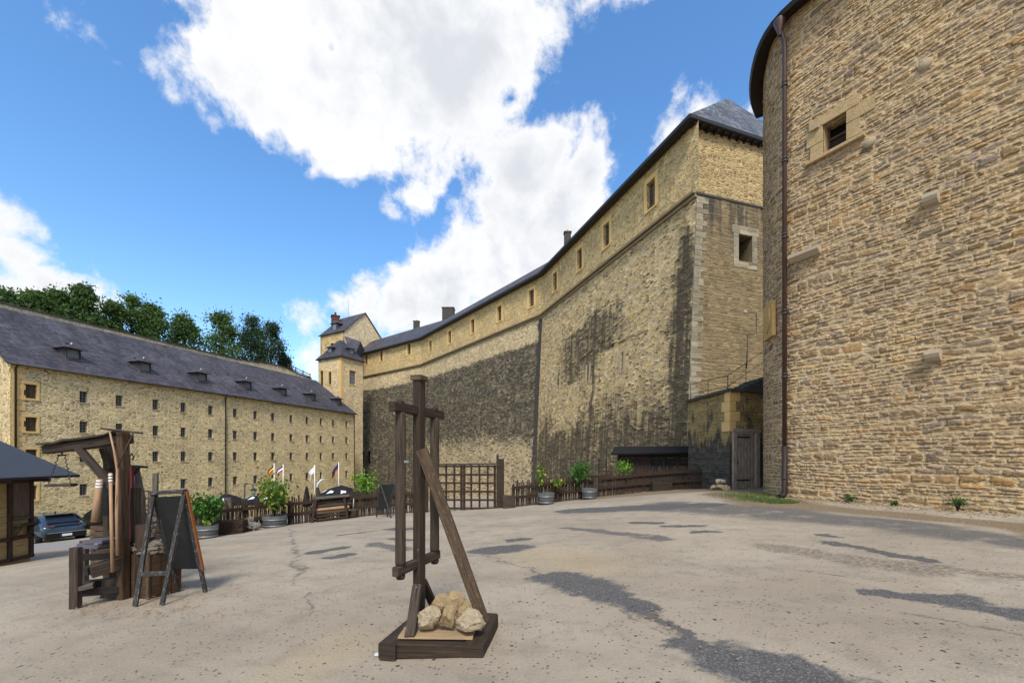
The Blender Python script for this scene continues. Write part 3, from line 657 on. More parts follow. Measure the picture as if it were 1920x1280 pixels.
# dormers
def make_dormer():
    bm_ = MB(); wd, hh, L = 1.05, .95, 2.6   # local x along wall, y into roof
    bm_.extr([(-wd / 2, 0, -.1), (-wd / 2, 0, hh), (-wd / 2, hh / sl + .3, hh), (-wd / 2, -.05, -.14)], (.10, 0, 0)); bm_.extr([(wd / 2 - .1, 0, -.1), (wd / 2 - .1, 0, hh), (wd / 2 - .1, hh / sl + .3, hh), (wd / 2 - .1, -.05, -.14)], (.10, 0, 0))
    bm_.box((0, .05, hh - .06), wd - .2, .1, .12); bm_.box((0, .05, .03), wd - .2, .1, .14)
    o = bm_.build('dormer', M['slate'], bk, local=True)
    h = MB(); e = .28
    a, b, c, d_ = Vector((-wd / 2 - e, -e - .1, hh)), Vector((wd / 2 + e, -e - .1, hh)), Vector((wd / 2 + e, (hh + .1) / sl + .2, hh)), Vector((-wd / 2 - e, (hh + .1) / sl + .2, hh))
    r0, r1 = Vector((0, .25, hh + .42)), Vector((0, (hh + .5) / sl + .2, hh + .42))
    for q in ([a, b, r0], [b, c, r1, r0], [d_, a, r0, r1], [d_, c, b, a]): h.poly(q)
    h.beam(a - Z * .03, b - Z * .03, .05, .08); h.build('dormer_roof', M['slate'], o, local=True)
    f = MB(); f.lathe((0, .25, hh + .38), [(.16, 0), (.12, .1), (.05, .2), (0, .26)], 8); f.build('finial', M['hoop'], o, local=True)
    g = MB(); g.box((0, .12, hh / 2 + .02), wd - .2, .04, hh - .2); g.build('pane', M['pane_grey'], o, local=True)
    g = MB(); g.beam((-wd / 2 - .05, -.08, -.08), (wd / 2 + .05, -.08, -.08), .2, .04); g.build('flashing', M['pane_grey'], o, local=True)
    return o
dp = make_dormer()
for k, px in enumerate((138, 273, 380, 465, 532, 587, 636)):
    o = dp if k == 0 else copy_tree(dp, bk); b = 1.5
    o.location = rootmat(bk).inverted() @ bP(bs(px, b), EV + b * sl + .2, b); o.rotation_euler.z = rot_for(-mB)
mb = MB()
rr = random.Random(2)
for k in range(26):
    s = rr.uniform(2, LB - 1); b = rr.choice([.5, 3.9, 4.2, 6.1]); p = bP(s, EV + b * sl + .14, b); mb.box(p, .14, .16, .09, rot_for(-mB))
mb.build('roof_hook', M['slate'], bk)

# ================================================================ RAMPART, TERRACE
rp = thing('rampart_wall', 'pale stone parapet wall running behind the barracks roof below the trees', 'wall', bP(0, 0, 17.5))
S5 = bs(505, 9)
def rtop(s): return 15.72 + .62 * math.exp(-((s - S5 - 1) / 4.6) ** 2) - max(0, s - 36) * .05
# the parapet stands right behind the ridge
mb = MB(); pts = seq(-6, 41.2, 1.5)
for i in range(len(pts) - 1):
    s0, s1 = pts[i], pts[i + 1]
    mb.extr([bP(s0, 8, 8.9), bP(s0, rtop(s0), 8.9), bP(s0, rtop(s0), 9.7), bP(s0, 8, 9.7)], nB * (s1 - s0 - .001))
mb.build('wall', M['rampart_stone'], rp)
mb = MB()
for i in range(len(pts) - 1):
    s0, s1 = pts[i], pts[i + 1]; mb.beam(bP(s0, rtop(s0) + .07, 9.3), bP(s1 + .02, rtop(s1) + .07, 9.3), 1.0, .15, jit=.025)
mb.build('coping', M['cap_dark'], rp)
mb = MB(); mb.extr([bP(-30, -12, 17.2), bP(-30, 15.0, 17.2), bP(-30, 15.0, 60), bP(-30, -12, 60)], nB * 71); tag(mb.build('terrace', M['terrace_grass']), kind='structure')
fr = thing('rail_fence', 'dark wooden post and rail fence on the rampart beside the stair pavilion', 'fence', bP(41.3, 15, 9.3))
mb = MB(); fa, fb = bP(36.5, rtop(36.5) + .3, 9.3), bP(41.3, 15.6, 9.3)
for t in (0, .33, .66, 1): q = fa.lerp(fb, t); mb = MB(); mb.box(q + Z * .2, .13, .13, 1.3); mb.build('post', M['dark_wood'], fr)
for dz in (.25, .65): mb = MB(); mb.beam(fa + Z * dz, fb + Z * dz, .06, .13); mb.build('rail', M['dark_wood'], fr)

# ================================================================ FORTRESS
F = [Vector((12.15, 28, 0)), Vector((3.71, 52.1, 0)), Vector((-17.1, 80.4, 0)), Vector((-37., 96.3, 0))]
ft = thing('fortress', 'tall angled fortress range with battered stained wall, string course and long dark slate roof', 'castle', F[0] + Z * gz(12, 28))
STR, EAV, RDG = 18.9, 24.0, 28.7
tx = Vector((.954, .30, 0)).normalized()
def inn(i): t = (F[i + 1] - F[i]).normalized(); return Vector((t.y, -t.x, 0))   # into the building
def miter(i, dist):
    if i == 0: return inn(0) * dist
    if i == 3: return inn(2) * dist
    a, b = inn(i - 1), inn(i); m_ = (a + b).normalized(); return m_ * (dist / m_.dot(a))
def Fp(i, off): return F[i] + miter(i, off)     # off>0 inwards
LEN = [(F[i + 1] - F[i]).length for i in range(3)]
def boff(z): return -1.0 * max(0, (STR - z)) / (STR + 1)
def FL(i): # lower
    return lambda s, z: Fp(i, boff(z)).lerp(Fp(i + 1, boff(z)), s / LEN[i]) + Z * z
def FU(i): return lambda s, z: Fp(i, .12).lerp(Fp(i + 1, .12), s / LEN[i]) + Z * z
def fs(i, px):
    p = (px - 960) / 800; t = (F[i + 1] - F[i]).normalized(); return (F[i].x - p * F[i].y) / (p * t.y - t.x)
lowops = {0: [], 1: [], 2: []}
for px, y0, y1, w_ in ((1175, 660, 694, .34), (1110, 690, 716, .34), (1053, 712, 738, .5)):
    s = fs(0, px); Y = 28 + s * (F[1] - F[0]).normalized().y; lowops[0].append((s - w_ / 2, s + w_ / 2, EYE + (857 - y1) / 800 * Y, EYE + (857 - y0) / 800 * Y, .5))
for px, y0, y1, w_ in ((686, 846, 868, 1.3), (698, 846, 868, 1.3), (686, 893, 910, 1.5), (698, 893, 910, 1.5)):
    s = fs(2, px); Y = F[2].y + s * (F[3] - F[2]).normalized().y; lowops[2].append((s - w_ / 2, s + w_ / 2, EYE + (857 - y1) / 800 * Y, EYE + (857 - y0) / 800 * Y, .5))
s = fs(1, 775); Y = F[1].y + s * (F[2] - F[1]).normalized().y
lowops[1].append((s - 1., s + 1., -6, EYE + (857 - 870) / 800 * Y, .9))
lm = [M['fort_near'], M['fort_far'], M['fort_far']]
for i in range(3):
    mb = MB(); grid_wall(mb, FL(i), lambda s, i=i: inn(i), seq(0, LEN[i], 3), seq(-12, STR, 2), lowops[i], uo=i * 40 if i != 0 else 0); lw = mb.build('lower_wall', lm[i], ft)
    for (s0, s1, z0, z1, dp_) in lowops[i]:
        mb = MB(); c = FL(i)((s0 + s1) / 2, (z0 + z1) / 2); mb.box(c + inn(i) * (dp_ - .02), s1 - s0 + .1, .06, z1 - z0 + .6, rot_for(-inn(i)))
        mb.build('embrasure_dark', M['dark_inside'], ft)  # near-black sheet painted as the shade deep in the opening
        if i == 0:
            mb = MB()
            for (a, b) in ((s0 - .32, s0), (s1, s1 + .32)):
                P_ = FL(0); mb.beam(P_((a + b) / 2, z0 - .2) - inn(0) * .0, P_((a + b) / 2, z1 + .35), abs(b - a), .05, up=inn(0))
            mb.build('surround', M['pale_stone'], ft)
mb = MB()
upx = {0: [1218, 1135, 1085, 1039], 1: [995, 935, 885, 842, 806], 2: [766, 714, 686]}
fw = make_window(ft, 1.0, 2.1, .35, M['frame_ochre'], M['pane_dim'], 2, 5, .34); firstw = True
for i in range(3):
    zc = 21.7 if i < 2 else 22.6; wos = []
    for px in upx[i]: s = fs(i, px); wos.append((s - .5, s + .5, zc - 1.05, zc + 1.05, .35))
    mb = MB(); grid_wall(mb, FU(i), lambda s, i=i: inn(i), seq(0, LEN[i], 4), [STR, EAV + .1], wos, uo=i * 33); mb.build('upper_wall', M['upper_stone'], ft)
    for o in wos: put_window(fw, ft, FU(i)((o[0] + o[1]) / 2, zc), -inn(i), firstw); firstw = False
# broken ledges where the facing has come away
for (ps, th) in (([(1226, 617), (1190, 630), (1156, 643)], .15), ([(1154, 626), (1142, 636), (1131, 640)], .13), ([(1119, 652), (1110, 660), (1099, 668)], .12)):
    mb = MB(); Q = []
    for (px, py) in ps:
        s = fs(0, px); q = FL(0)(s, 10.); Q.append(FL(0)(fs(0, px) + .0, EYE + (857 - py) / 800 * q.y))
    for a_, b_ in zip(Q, Q[1:]): mb.beam(a_ - inn(0) * -.03, b_ + inn(0) * .03, .18, th, seg=5, jit=.07)
    mb.build('ledge', M['fort_near'], ft)
# string course
mb = MB()
for i in range(3):
    for (o_, z, hh, w_) in ((-.10, STR + .12, .22, .5), (-.02, STR - .13, .2, .3)): mb.beam(Fp(i, o_) + Z * z, Fp(i + 1, o_) + Z * z, w_, hh, ch=.03)
mb.build('string_course', M['string_stone'], ft)
# end face (towards the yard)
E1 = F[0] + tx * 11
tin = Vector((-tx.y, tx.x, 0))
t0 = 3.42; lop = [(t0, t0 + 1.17, 15.0, 16.75, 1.4)]
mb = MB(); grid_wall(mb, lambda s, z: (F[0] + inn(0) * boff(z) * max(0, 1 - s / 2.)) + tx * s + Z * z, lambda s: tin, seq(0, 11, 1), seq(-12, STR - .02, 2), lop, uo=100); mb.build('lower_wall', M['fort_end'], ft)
mb = MB(); c = F[0] + tx * (t0 + .58) + tin * 1.38 + Z * 15.9; mb.box(c, 1.4, .06, 2, math.atan2(tx.y, tx.x)); mb.build('embrasure_dark', M['dark_inside'], ft)  # dark sheet in place of the shaded depth of the opening
mb = MB()
for (a, b, z0, z1) in ((t0 - .42, t0, 14.9, 16.8), (t0 + 1.17, t0 + 1.6, 14.9, 16.8), (t0 - .55, t0 + 1.75, 16.8, 17.35), (t0 - .4, t0 + 1.55, 14.5, 14.9)):
    p0, p1 = F[0] + tx * a - tin * .0, F[0] + tx * b; mb.beam(p0 + Z * (z0 + z1) / 2, p1 + Z * (z0 + z1) / 2, .05, z1 - z0 - .008, ch=.006)
mb.build('surround', M['ashlar'], ft)
SB = tin * .63
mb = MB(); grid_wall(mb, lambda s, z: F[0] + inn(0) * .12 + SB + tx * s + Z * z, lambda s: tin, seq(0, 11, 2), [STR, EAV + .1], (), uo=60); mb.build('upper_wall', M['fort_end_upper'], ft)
mb = MB(); mb.beam(F[0] + tin * .36 + Z * (STR + .02) - tx * .1, E1 + tin * .36 + Z * (STR + .02), .82, .16, ch=.02); mb.build('ledge', M['cap_dark'], ft)
# pale corner stones
mb = MB(); z = 1.; k = 0; rr = random.Random(5)
while z < STR - .5:
    h_ = rr.uniform(.32, .5); b0 = F[0] + inn(0) * boff(z); b1 = F[0] + inn(0) * boff(z + h_); wd = (.85 if k % 2 else .5) * rr.uniform(.9, 1.1)
    mb.beam(b0.lerp(b1, .5) + tx * .0 + Z * (z + h_ / 2) - tx * .01, b0.lerp(b1, .5) + tx * wd + Z * (z + h_ / 2), .05, h_ - .012, ch=.008); z += h_; k += 1
mb.build('quoin', M['ashlar'], ft)
# toothed joint between the two ranges
mb = MB(); z = -3.; k = 0
while z < STR - .4:
    h_ = rr.uniform(.25, .4); p = Fp(1, boff(z + .2) - .02); t = -(F[1] - F[0]).normalized(); wd = rr.uniform(.35, .75)
    mb.beam(p + Z * (z + h_ / 2), p + (F[2] - F[1]).normalized() * wd + Z * (z + h_ / 2) - inn(1) * .05, .18, h_ - .05, jit=.015); z += h_; k += 1
mb.build('toothing', M['cap_dark'], ft)
# roof
OV = -.55; HIP = 2.0; BD = 10.6
t01 = (F[1] - F[0]).normalized()
e0 = Fp(0, OV) + SB - tin * .6; rdg = [F[0] + inn(0) * BD / 2 + t01 * (HIP + .63)] + [Fp(i, BD / 2) for i in (1, 2, 3)]
eL = [e0] + [Fp(i, OV) for i in (1, 2, 3)]; eR = [F[0] + inn(0) * (BD + .55) + SB - tin * .6] + [Fp(i, BD + .55) for i in (1, 2, 3)]
mb = MB(); mb2 = MB()
for i in range(3):
    slab(mb, eL[i] + Z * EAV, eL[i + 1] + Z * EAV, rdg[i + 1] + Z * RDG, rdg[i] + Z * RDG, .16); slab(mb, eR[i] + Z * EAV, eR[i + 1] + Z * EAV, rdg[i + 1] + Z * RDG, rdg[i] + Z * RDG, .16)
mb.build('roof', M['slate'], ft)
mb = MB(); a, b, c = eL[0] + Z * EAV, eR[0] + Z * EAV, rdg[0] + Z * RDG
mb.poly([a, b, c], [(0, 0), ((b - a).length, 0), ((b - a).length / 2, 5.)]); mb.poly([a - Z * .16, c - Z * .16, b - Z * .16]); mb.poly([a, a - Z * .16, b - Z * .16, b]); mb.build('roof', M['slate_blue'], ft)
mb = MB()
for i in range(3): mb.beam(eL[i] + miter(i, .28) + Z * (EAV - .13), eL[i + 1] + miter(i + 1, .28) + Z * (EAV - .13), .72, .30, ch=.03)
q = tin * .3; mb.beam(a + q - Z * .12, b + q - Z * .12, .7, .28, ch=.03); mb.build('eave_board', M['black_metal'], ft)
mb = MB()
for k in range(18):
    p = a.lerp(b, (k + .8) / 18.) + tin * .34 - Z * .33; mb.box(p, .14, .5, .16, math.atan2(tx.y, tx.x))
mb.build('eave_bracket', M['black_wood'], ft)
# back wall closing the range
mb = MB()
for i in range(3):
    A0, B0 = Fp(i, BD) if i else F[0] + inn(0) * BD, Fp(i + 1, BD); mb.poly([A0 - Z * 12, B0 - Z * 12, B0 + Z * EAV, A0 + Z * EAV])
mb.build('rear_wall', M['upper_stone'], ft)
def chimney(px, py, D, w_, h_, parent, m_=None, pots=1):
    p = at(px, py, D); mb = MB(); mb.box(p - Z * (1.6 - h_ * .5), w_, w_ * .8, 3.2); mb.box(p + Z * (h_ * .5 - .02), w_ + .16, w_ * .8 + .16, .14); c = mb.build('chimney', m_ or M['cap_dark'], parent)
    mb = MB()
    for k in range(pots): mb.lathe(p + Z * (h_ * .5 + .05) + Vector(((k - (pots - 1) / 2) * .35, 0, 0)), [(.13, 0), (.11, .35), (.13, .42), (0, .42)], 8)
    mb.build('chimney_pot', M['ochre_stone'], c)
chimney(1064, 443, 56, .85, .9, ft); chimney(841, 583, 88, 2.4, .9, ft, pots=2); chimney(781, 604, 97, 1.3, .3, ft)

# ---- stair pavilion
pc = Vector((-32.1, 80, 0)); pu = Vector((.535, 1, 0)).normalized(); pv = Vector((-1.0, .535, 0)).normalized(); PU, PV, PE = 5.3, 6.3, 20.6
pv_ = thing('stair_pavilion', 'square tan stone stair pavilion with bell-shaped slate roof and two dormers', 'tower', pc + Z * gz(pc.x, pc.y))
def pface(P0, dirv, L, nin, ops, uo):
    mb = MB(); grid_wall(mb, lambda s, z: P0 + dirv * s + Z * z, lambda s: nin, [0, L], [-12, 5, PE + .1], ops, uo); return mb
cR = pc; lo1 = []
o_r = [(2.0, 3.5, 15.6, 18.3, .3)]; o_l = [(2.6, 3.4, 15.5, 17.9, .3), (4.9, 5.7, 15.3, 18.3, .3)]
# two visible faces: right face (pu) and left face (pv)
m1 = pface(pc, pu, PU, pv, o_r, 0); m1.build('wall', M['pavilion_stone'], pv_)
m1 = pface(pc, pv, PV, pu, o_l, 20); m1.build('wall', M['pavilion_stone'], pv_)
m1 = pface(pc + pu * PU, pv, PV, -pu, [], 40); m1.build('wall', M['pavilion_stone'], pv_)
m1 = pface(pc + pv * PV, pu, PU, -pv, [], 60); m1.build('wall', M['pavilion_stone'], pv_)
pw = make_window(pv_, 1.5, 2.7, .3, M['frame_grey'], M['pane_grey'], 2, 4, .2); put_window(pw, pv_, pc + pu * 2.75 + Z * 16.95, -pv, True)
pw2 = make_window(pv_, .8, 2.4, .3, M['frame_dark'], M['pane'], 2, 4, .2); put_window(pw2, pv_, pc + pv * 3.0 + Z * 16.7, -pu, True)
pw3 = make_window(pv_, .8, 3.0, .3, M['frame_dark'], M['pane'], 2, 5, .2); put_window(pw3, pv_, pc + pv * 5.3 + Z * 16.8, -pu, True)
mb = MB()
for k, z in enumerate(seq(2, PE - .2, .5)):
    wd = .65 if k % 2 else .4; mb.beam(pc + Z * z - pv * .0, pc + pu * wd + Z * z, .06, .46); wd = 1.05 - wd; mb.beam(pc + Z * z, pc + pv * wd + Z * z, .06, .46)
mb.build('quoin', M['ochre_stone'], pv_)
mb = MB(); pcen = pc + pu * PU / 2 + pv * PV / 2
rings = [(1.12, PE - .1), (1.0, PE + .45), (.78, PE + 1.2), (.45, PE + 2.6), (.12, PE + 3.9)]
def ring(f, z): return [pcen + pu * (a * PU / 2 * f) + pv * (b * PV / 2 * f) + Z * z for a, b in ((-1, -1), (1, -1), (1, 1), (-1, 1))]
for k in range(len(rings) - 1):
    a, b = ring(*rings[k]), ring(*rings[k + 1]); hh = (b[0] - a[0]).length
    for j in range(4):
        j2 = (j + 1) % 4; wa = (a[j] - a[j2]).length; mb.poly([a[j], a[j2], b[j2], b[j]], [(j * 9, k * 2), (j * 9 + wa, k * 2), (j * 9 + wa, k * 2 + hh), (j * 9, k * 2 + hh)])
mb.poly(ring(*rings[-1])); mb.poly(ring(rings[0][0], rings[0][1] - .02)[::-1]); mb.build('roof', M['slate'], pv_)
mb = MB(); rg = ring(1.12, PE - .12)
for j in range(4): mb.beam(rg[j], rg[(j + 1) % 4], .14, .16)
mb.build('gutter', M['black_metal'], pv_)
for (dirv, nn) in ((pu, -pv), (pv, -pu)):
    q = pcen - (pv * PV / 2 if nn == -pv else pu * PU / 2) * .82 + Z * (PE + .95); q = q + dirv * .3; rz = rot_for(nn); 
    dmb = MB(); ex = Vector((math.cos(rz), math.sin(rz), 0)); ey = Vector((-math.sin(rz), math.cos(rz), 0))
    dmb.box(q + Z * .55 + ey * .7, 1.2, 1.6, 1.2, rz); dd = dmb.build('dormer', M['slate'], pv_)
    h = MB(); a, b, c, e = [q + ex * x + ey * y + Z * 1.1 for x, y in ((-.9, -.4), (.9, -.4), (.9, 1.6), (-.9, 1.6))]; t1, t2 = q + ey * .2 + Z * 1.65, q + ey * 1.6 + Z * 1.65
    for f in ([a, b, t1], [b, c, t2, t1], [e, a, t1, t2], [a, e, c, b]): h.poly(f)
    h.build('dormer_roof', M['slate'], dd); h = MB(); h.box(q + Z * .55 - ey * .12, .75, .05, .85, rz); h.build('pane', M['pane_grey'], dd)

# ---- gabled house behind
hc = at(646, 616, 93); hc.z = 0; hu = Vector((.60, 1, 0)).normalized(); hv = Vector((-1, .6, 0)).normalized(); HU, HV, HE = 11.0, 8.4, 29.4
hs_ = thing('gabled_house', 'tall gabled stone house with brick chimney behind the stair pavilion', 'house', hc + Z * 10)
m1 = MB(); grid_wall(m1, lambda s, z: hc + hv * s + Z * z, lambda s: hu, [0, HV], [10, HE], [(1.2, 2.2, 24.8, 27.2, .3), (3.6, 4.8, 24.2, 27.0, .3)]); m1.build('wall', M['upper_stone'], hs_)
GH = 5.2
m1 = MB(); m1.extr([hc + Z * 10, hc + Z * HE, hc + hu * HU / 2 + Z * (HE + GH), hc + hu * HU + Z * HE, hc + hu * HU + Z * 10], hv * .5); m1.build('gable_wall', M['pavilion_stone'], hs_)
q = hc + hv * (HV - .5); m1 = MB(); m1.extr([q + Z * 10, q + Z * HE, q + hu * HU / 2 + Z * (HE + GH), q + hu * HU + Z * HE, q + hu * HU + Z * 10], hv * .5); m1.build('gable_wall', M['pavilion_stone'], hs_)
m1 = MB(); ga = -hv * .25; gb = hv * (HV + .25); ov = -hu * .4 - Z * .38
slab(m1, hc + ga + ov + Z * (HE + .1), hc + gb + ov + Z * (HE + .1), hc + gb + hu * HU / 2 + Z * (HE + GH + .1), hc + ga + hu * HU / 2 + Z * (HE + GH + .1), .15)
slab(m1, hc + ga + hu * HU + Z * (HE - .2), hc + gb + hu * HU + Z * (HE - .2), hc + gb + hu * HU / 2 + Z * (HE + GH + .1), hc + ga + hu * HU / 2 + Z * (HE + GH + .1), .15); m1.build('roof', M['slate'], hs_)
hw = make_window(hs_, 1.2, 2.8, .3, M['frame_brown'], M['pane'], 2, 4, .25); put_window(hw, hs_, hc + hv * 4.2 + Z * 25.6, -hu, True)
hw2 = make_window(hs_, 1.0, 2.4, .3, M['frame_brown'], M['pane'], 2, 4, .25); put_window(hw2, hs_, hc + hv * 1.7 + Z * 26.0, -hu, True)
q = hc + hv * (HV - 1.0) + hu * 3.2; m1 = MB(); m1.box(q + Z * (HE + 2.4), 1.7, 1.7, 5.4, .5); m1.box(q + Z * (HE + 5.0), 1.9, 1.9, .3, .5); ch_ = m1.build('chimney', M['brick_red'], hs_)
m1 = MB(); m1.lathe(q + Z * (HE + 5.15), [(.28, 0), (.22, .7), (.28, .8), (0, .8)], 10); m1.build('chimney_pot', M['brick_red'], ch_)
q = hc + hv * 4.6 + hu * 1.2 + Z * (HE + 1.5); rz = rot_for(-hu); m1 = MB(); m1.box(q + hu * .8, 1.9, 2.2, 1.6, rz); dd = m1.build('dormer', M['slate'], hs_)
m1 = MB(); m1.extr([q - hu * .6 - hv * 1.3 + Z * .8, q - hu * .6 + hv * 1.3 + Z * .8, q - hu * .2 + Z * 1.6], hu * 2.6); m1.build('dormer_roof', M['slate'], dd); m1 = MB(); m1.box(q - hu * .33, 1.1, .06, 1.2, rz); m1.build('pane', M['pane_grey'], dd)
an = MB(); q = hc + hv * 5.4 + hu * 5.2; an.tube([q + Z * (HE + 4.5), q + Z * (HE + 9.5)], .035, 6); an.build('antenna', M['frame_grey'], hs_)
# small linking roof between house, pavilion and range
mb = MB(); a = at(648, 632, 90); b = at(684, 641, 90); c = at(676, 656, 88.5); e = at(655, 652, 88.5)
mb.extr([at(646, 630, 91), at(676, 640, 90), at(668, 660, 88), at(652, 650, 88)], Vector((0, 2.5, -1.2))); mb.build('linking_roof', M['slate'], hs_)

# ================================================================ ROUND TOWER (right)
ctrl = [(20, 19.6), (16, 19.2), (12.6, 18.4), (10.9, 17.6), (10.0, 16.75), (9.42, 15.95), (8.98, 15.03), (8.74, 14.2), (8.76, 13.55), (9.05, 12.95), (9.55, 12.1), (11.2, 9.3), (12.9, 7.0), (14.9, 4.6), (17.5, 2.2), (21, .3), (25, 0)]
def catmull(P, n=24):
    out = []
    for i in range(1, len(P) - 2):
        p0, p1, p2, p3 = [Vector((*P[k], 0)) for k in (i - 1, i, i + 1, i + 2)]
        for k in range(n):
            t = k / n; out.append(.5 * (2 * p1 + (p2 - p0) * t + (2 * p0 - 5 * p1 + 4 * p2 - p3) * t * t + (3 * p1 - p0 - 3 * p2 + p3) * t ** 3))
    out.append(Vector((*P[-2], 0))); return out
tp = catmull(ctrl); acc = [0]
for i in range(1, len(tp)): acc.append(acc[-1] + (tp[i] - tp[i - 1]).length)
TL = acc[-1]
def tpos(s):
    s = min(max(s, 0), TL - 1e-6)
    lo_, hi = 0, len(acc) - 1
    while hi - lo_ > 1:
        md = (lo_ + hi) // 2
        if acc[md] <= s: lo_ = md
        else: hi = md
    return tp[lo_].lerp(tp[hi], (s - acc[lo_]) / (acc[hi] - acc[lo_]))
def ttan(s): return (tpos(s + .25) - tpos(s - .25)).normalized()
def tnor(s): t = ttan(s); return Vector((t.y, -t.x, 0)) if Vector((t.y, -t.x, 0)).dot(Vector((-1, -1, 0))) > 0 else Vector((-t.y, t.x, 0))
smin = next(s for s in seq(0, TL, .02) if tpos(s).y < 15.2)
def ts(px):
    p = (px - 960) / 800; best = None; s = 4.
    while s < TL:
        q = tpos(s)
        if q.x / q.y >= p and s > smin: return s
        s += .01
    return s
s_a = next(s for s in seq(0, TL, .05) if tpos(s).y < 18.0); s_b = next(s for s in seq(0, TL, .05) if tpos(s).y < 8.3)
TT = 15.5
tw = thing('round_tower', 'big rounded rubble stone tower with dark overhanging eave at the right', 'tower', tpos(ts(1478)) + Z * gz(8.7, 13.5))
sw = ts(1565); qw = tpos(sw); zw = EYE + (857 - 250) / 800 * qw.y
top_op = (sw - .30, sw + .30, zw - .42, zw + .42, .45)
mb = MB(); grid_wall(mb, lambda s, z: tpos(s) + Z * z, lambda s: -tnor(s), seq(s_a, s_b, .036), seq(-.6, TT, .034), [top_op]); mb.nomerge = True
twall = mb.build('wall', M['tower_stone'], tw)
mb = MB()
for (a, b) in ((0, s_a), (s_b, TL)): grid_wall(mb, lambda s, z: tpos(s) + Z * z, lambda s: -tnor(s), seq(a, b, .5), [-2, TT])
p0, p1 = tpos(TL), tpos(0); mb.poly([p0 - Z * 2, p1 - Z * 2, p1 + Z * TT, p0 + Z * TT]); mb.build('rear_wall', M['tower_plain'], tw)
# eave and roof
S_ = seq(0, TL, .25); cen = Vector((19, 12, 0)); mb = MB(); mr = MB()
for i in range(len(S_) - 1):
    a, b = tpos(S_[i]), tpos(S_[i + 1]); na, nb_ = tnor(S_[i]), tnor(S_[i + 1]); oa, ob = a + na * .44, b + nb_ * .44
    mb.poly([a - na * .1 + Z * (TT - .02), b - nb_ * .1 + Z * (TT - .02), ob + Z * (TT - .18), oa + Z * (TT - .18)]); mb.poly([oa + Z * (TT - .18), ob + Z * (TT - .18), ob + nb_ * .05 + Z * (TT - .05), oa + na * .05 + Z * (TT - .05)])
    mr.poly([oa + na * .05 + Z * (TT - .05), ob + nb_ * .05 + Z * (TT - .05), cen + Z * (TT + 8)], [(S_[i], 0), (S_[i + 1], 0), (S_[i], 10)])
mr.poly([tpos(TL) + Z * TT, tpos(0) + Z * TT, cen + Z * (TT + 8)])
mb.build('eave', M['brown_dark'], tw); mr.build('roof', M['slate'], tw)
# downpipe
sp = ts(1478); q = tpos(sp); n = tnor(sp)
mb = MB(); P0 = q + n * .16; gzp = gz(P0.x, P0.y)
mb.tube([q + n * .36 + Z * (TT - .35), q + n * .32 + Z * (TT - .5), P0 + Z * (TT - .8), P0 + Z * (gzp + 1.6)], .066, 12); dpo = mb.build('downpipe', M['brown_metal'], tw)
mb = MB(); mb.lathe(q + n * .36 + Z * (TT - .55), [(.04, -.1), (.06, 0), (.17, .3), (.17, .38)], 12); mb.build('hopper', M['brown_metal'], dpo)
mb = MB(); mb.tube([P0 + Z * (gzp + 1.65), P0 + Z * (gzp + .18), P0 + n * .05 + Z * (gzp + .1), P0 + n * .16 - ttan(sp) * .04 + Z * (gzp + .05)], .085, 12); mb.build('pipe_shoe', M['brown_dark'], dpo)
for z in (TT - 2.2, TT - 4.6, TT - 7.0, TT - 9.4, TT - 11.4, .9): mb = MB(); mb.tube([P0 + Z * z, P0 + Z * (z + .07)], .085, 12); mb.tube([P0 + Z * (z + .11), P0 + Z * (z + .16)], .08, 12); mb.beam(P0 + Z * (z + .08), q - n * .1 + Z * (z + .08), .03, .03); mb.build('bracket', M['iron'], dpo)
# window with dressed surround
n = tnor(sw); t = ttan(sw); rz = rot_for(n)
twn = MB(); c = qw + Z * zw; ex = Vector((math.cos(rz), math.sin(rz), 0)); ey = -n
for sx in (-1, 1): twn.box(c + ex * sx * .27 + ey * .3, .06, .06, .84, rz)
twn.box(c + ey * .3 + Z * .06, .56, .05, .06, rz); wo = twn.build('window', M['frame_brown'], tw)
twn = MB(); twn.box(c + ey * .36 - Z * .2, .62, .04, .46, rz); twn.build('shutter', M['red_wood'], wo)
twn = MB(); twn.box(c + ey * .42, .75, .04, 1.0, rz); twn.build('pane', M['dark_inside'], wo)  # no glass: matte black sheet standing in for the dark interior
sur = MB()
def sblk(x0, x1, z0, z1, pr=.05): sur.beam(c + ex * x0 + Z * (z0 + z1) / 2 - ey * (pr - .1), c + ex * x1 + Z * (z0 + z1) / 2 - ey * (pr - .1), .2, z1 - z0 - .01, ch=.012)
sblk(-.66, .6, .42, .72); sblk(-.72, -.30, -.05, .42); sblk(-.62, -.30, -.5, -.05); sblk(.30, .95, .05, .42); sblk(.30, .62, -.42, .05); sur.build('surround', M['ochre_tower'], wo)
sur = MB(); sblk(-.72, .74, -.58, -.47, .14); sur.build('sill', M['ochre_tower'], wo)
# carved shield plaque, corbels, putlog stones
sq = ts(1447); q = tpos(sq); n = tnor(sq); zq = EYE + (857 - 602) / 800 * q.y; rz = rot_for(n); ex = Vector((math.cos(rz), math.sin(rz), 0)); c = q + Z * zq + n * .07
mb = MB(); mb.beam(c - Z * .58, c + Z * .58, .82, .12, up=n, ch=.01); pl = mb.build('plaque', M['ochre_carved'], tw)
mb = MB(); sh = [(-.27, .36), (0, .30), (.27, .36), (.29, .05), (.22, -.18), (.1, -.33), (0, -.40), (-.1, -.33), (-.22, -.18), (-.29, .05)]
mb.extr([c + ex * x + Z * y + n * .06 for x, y in sh], n * .05); shd = mb.build('shield', M['ochre_carved'], pl)
mb = MB()
for x, y, r in ((0, .05, .09), (-.09, -.05, .06), (.09, -.05, .06), (0, -.15, .07), (-.08, .17, .05), (.08, .17, .05)): mb.rock(c + ex * x + Z * y + n * .11, r, .03, r, rz, seed=int(100 * (x + 1)), sub=2, cuts=2)
mb.build('relief', M['ochre_carved'], shd)
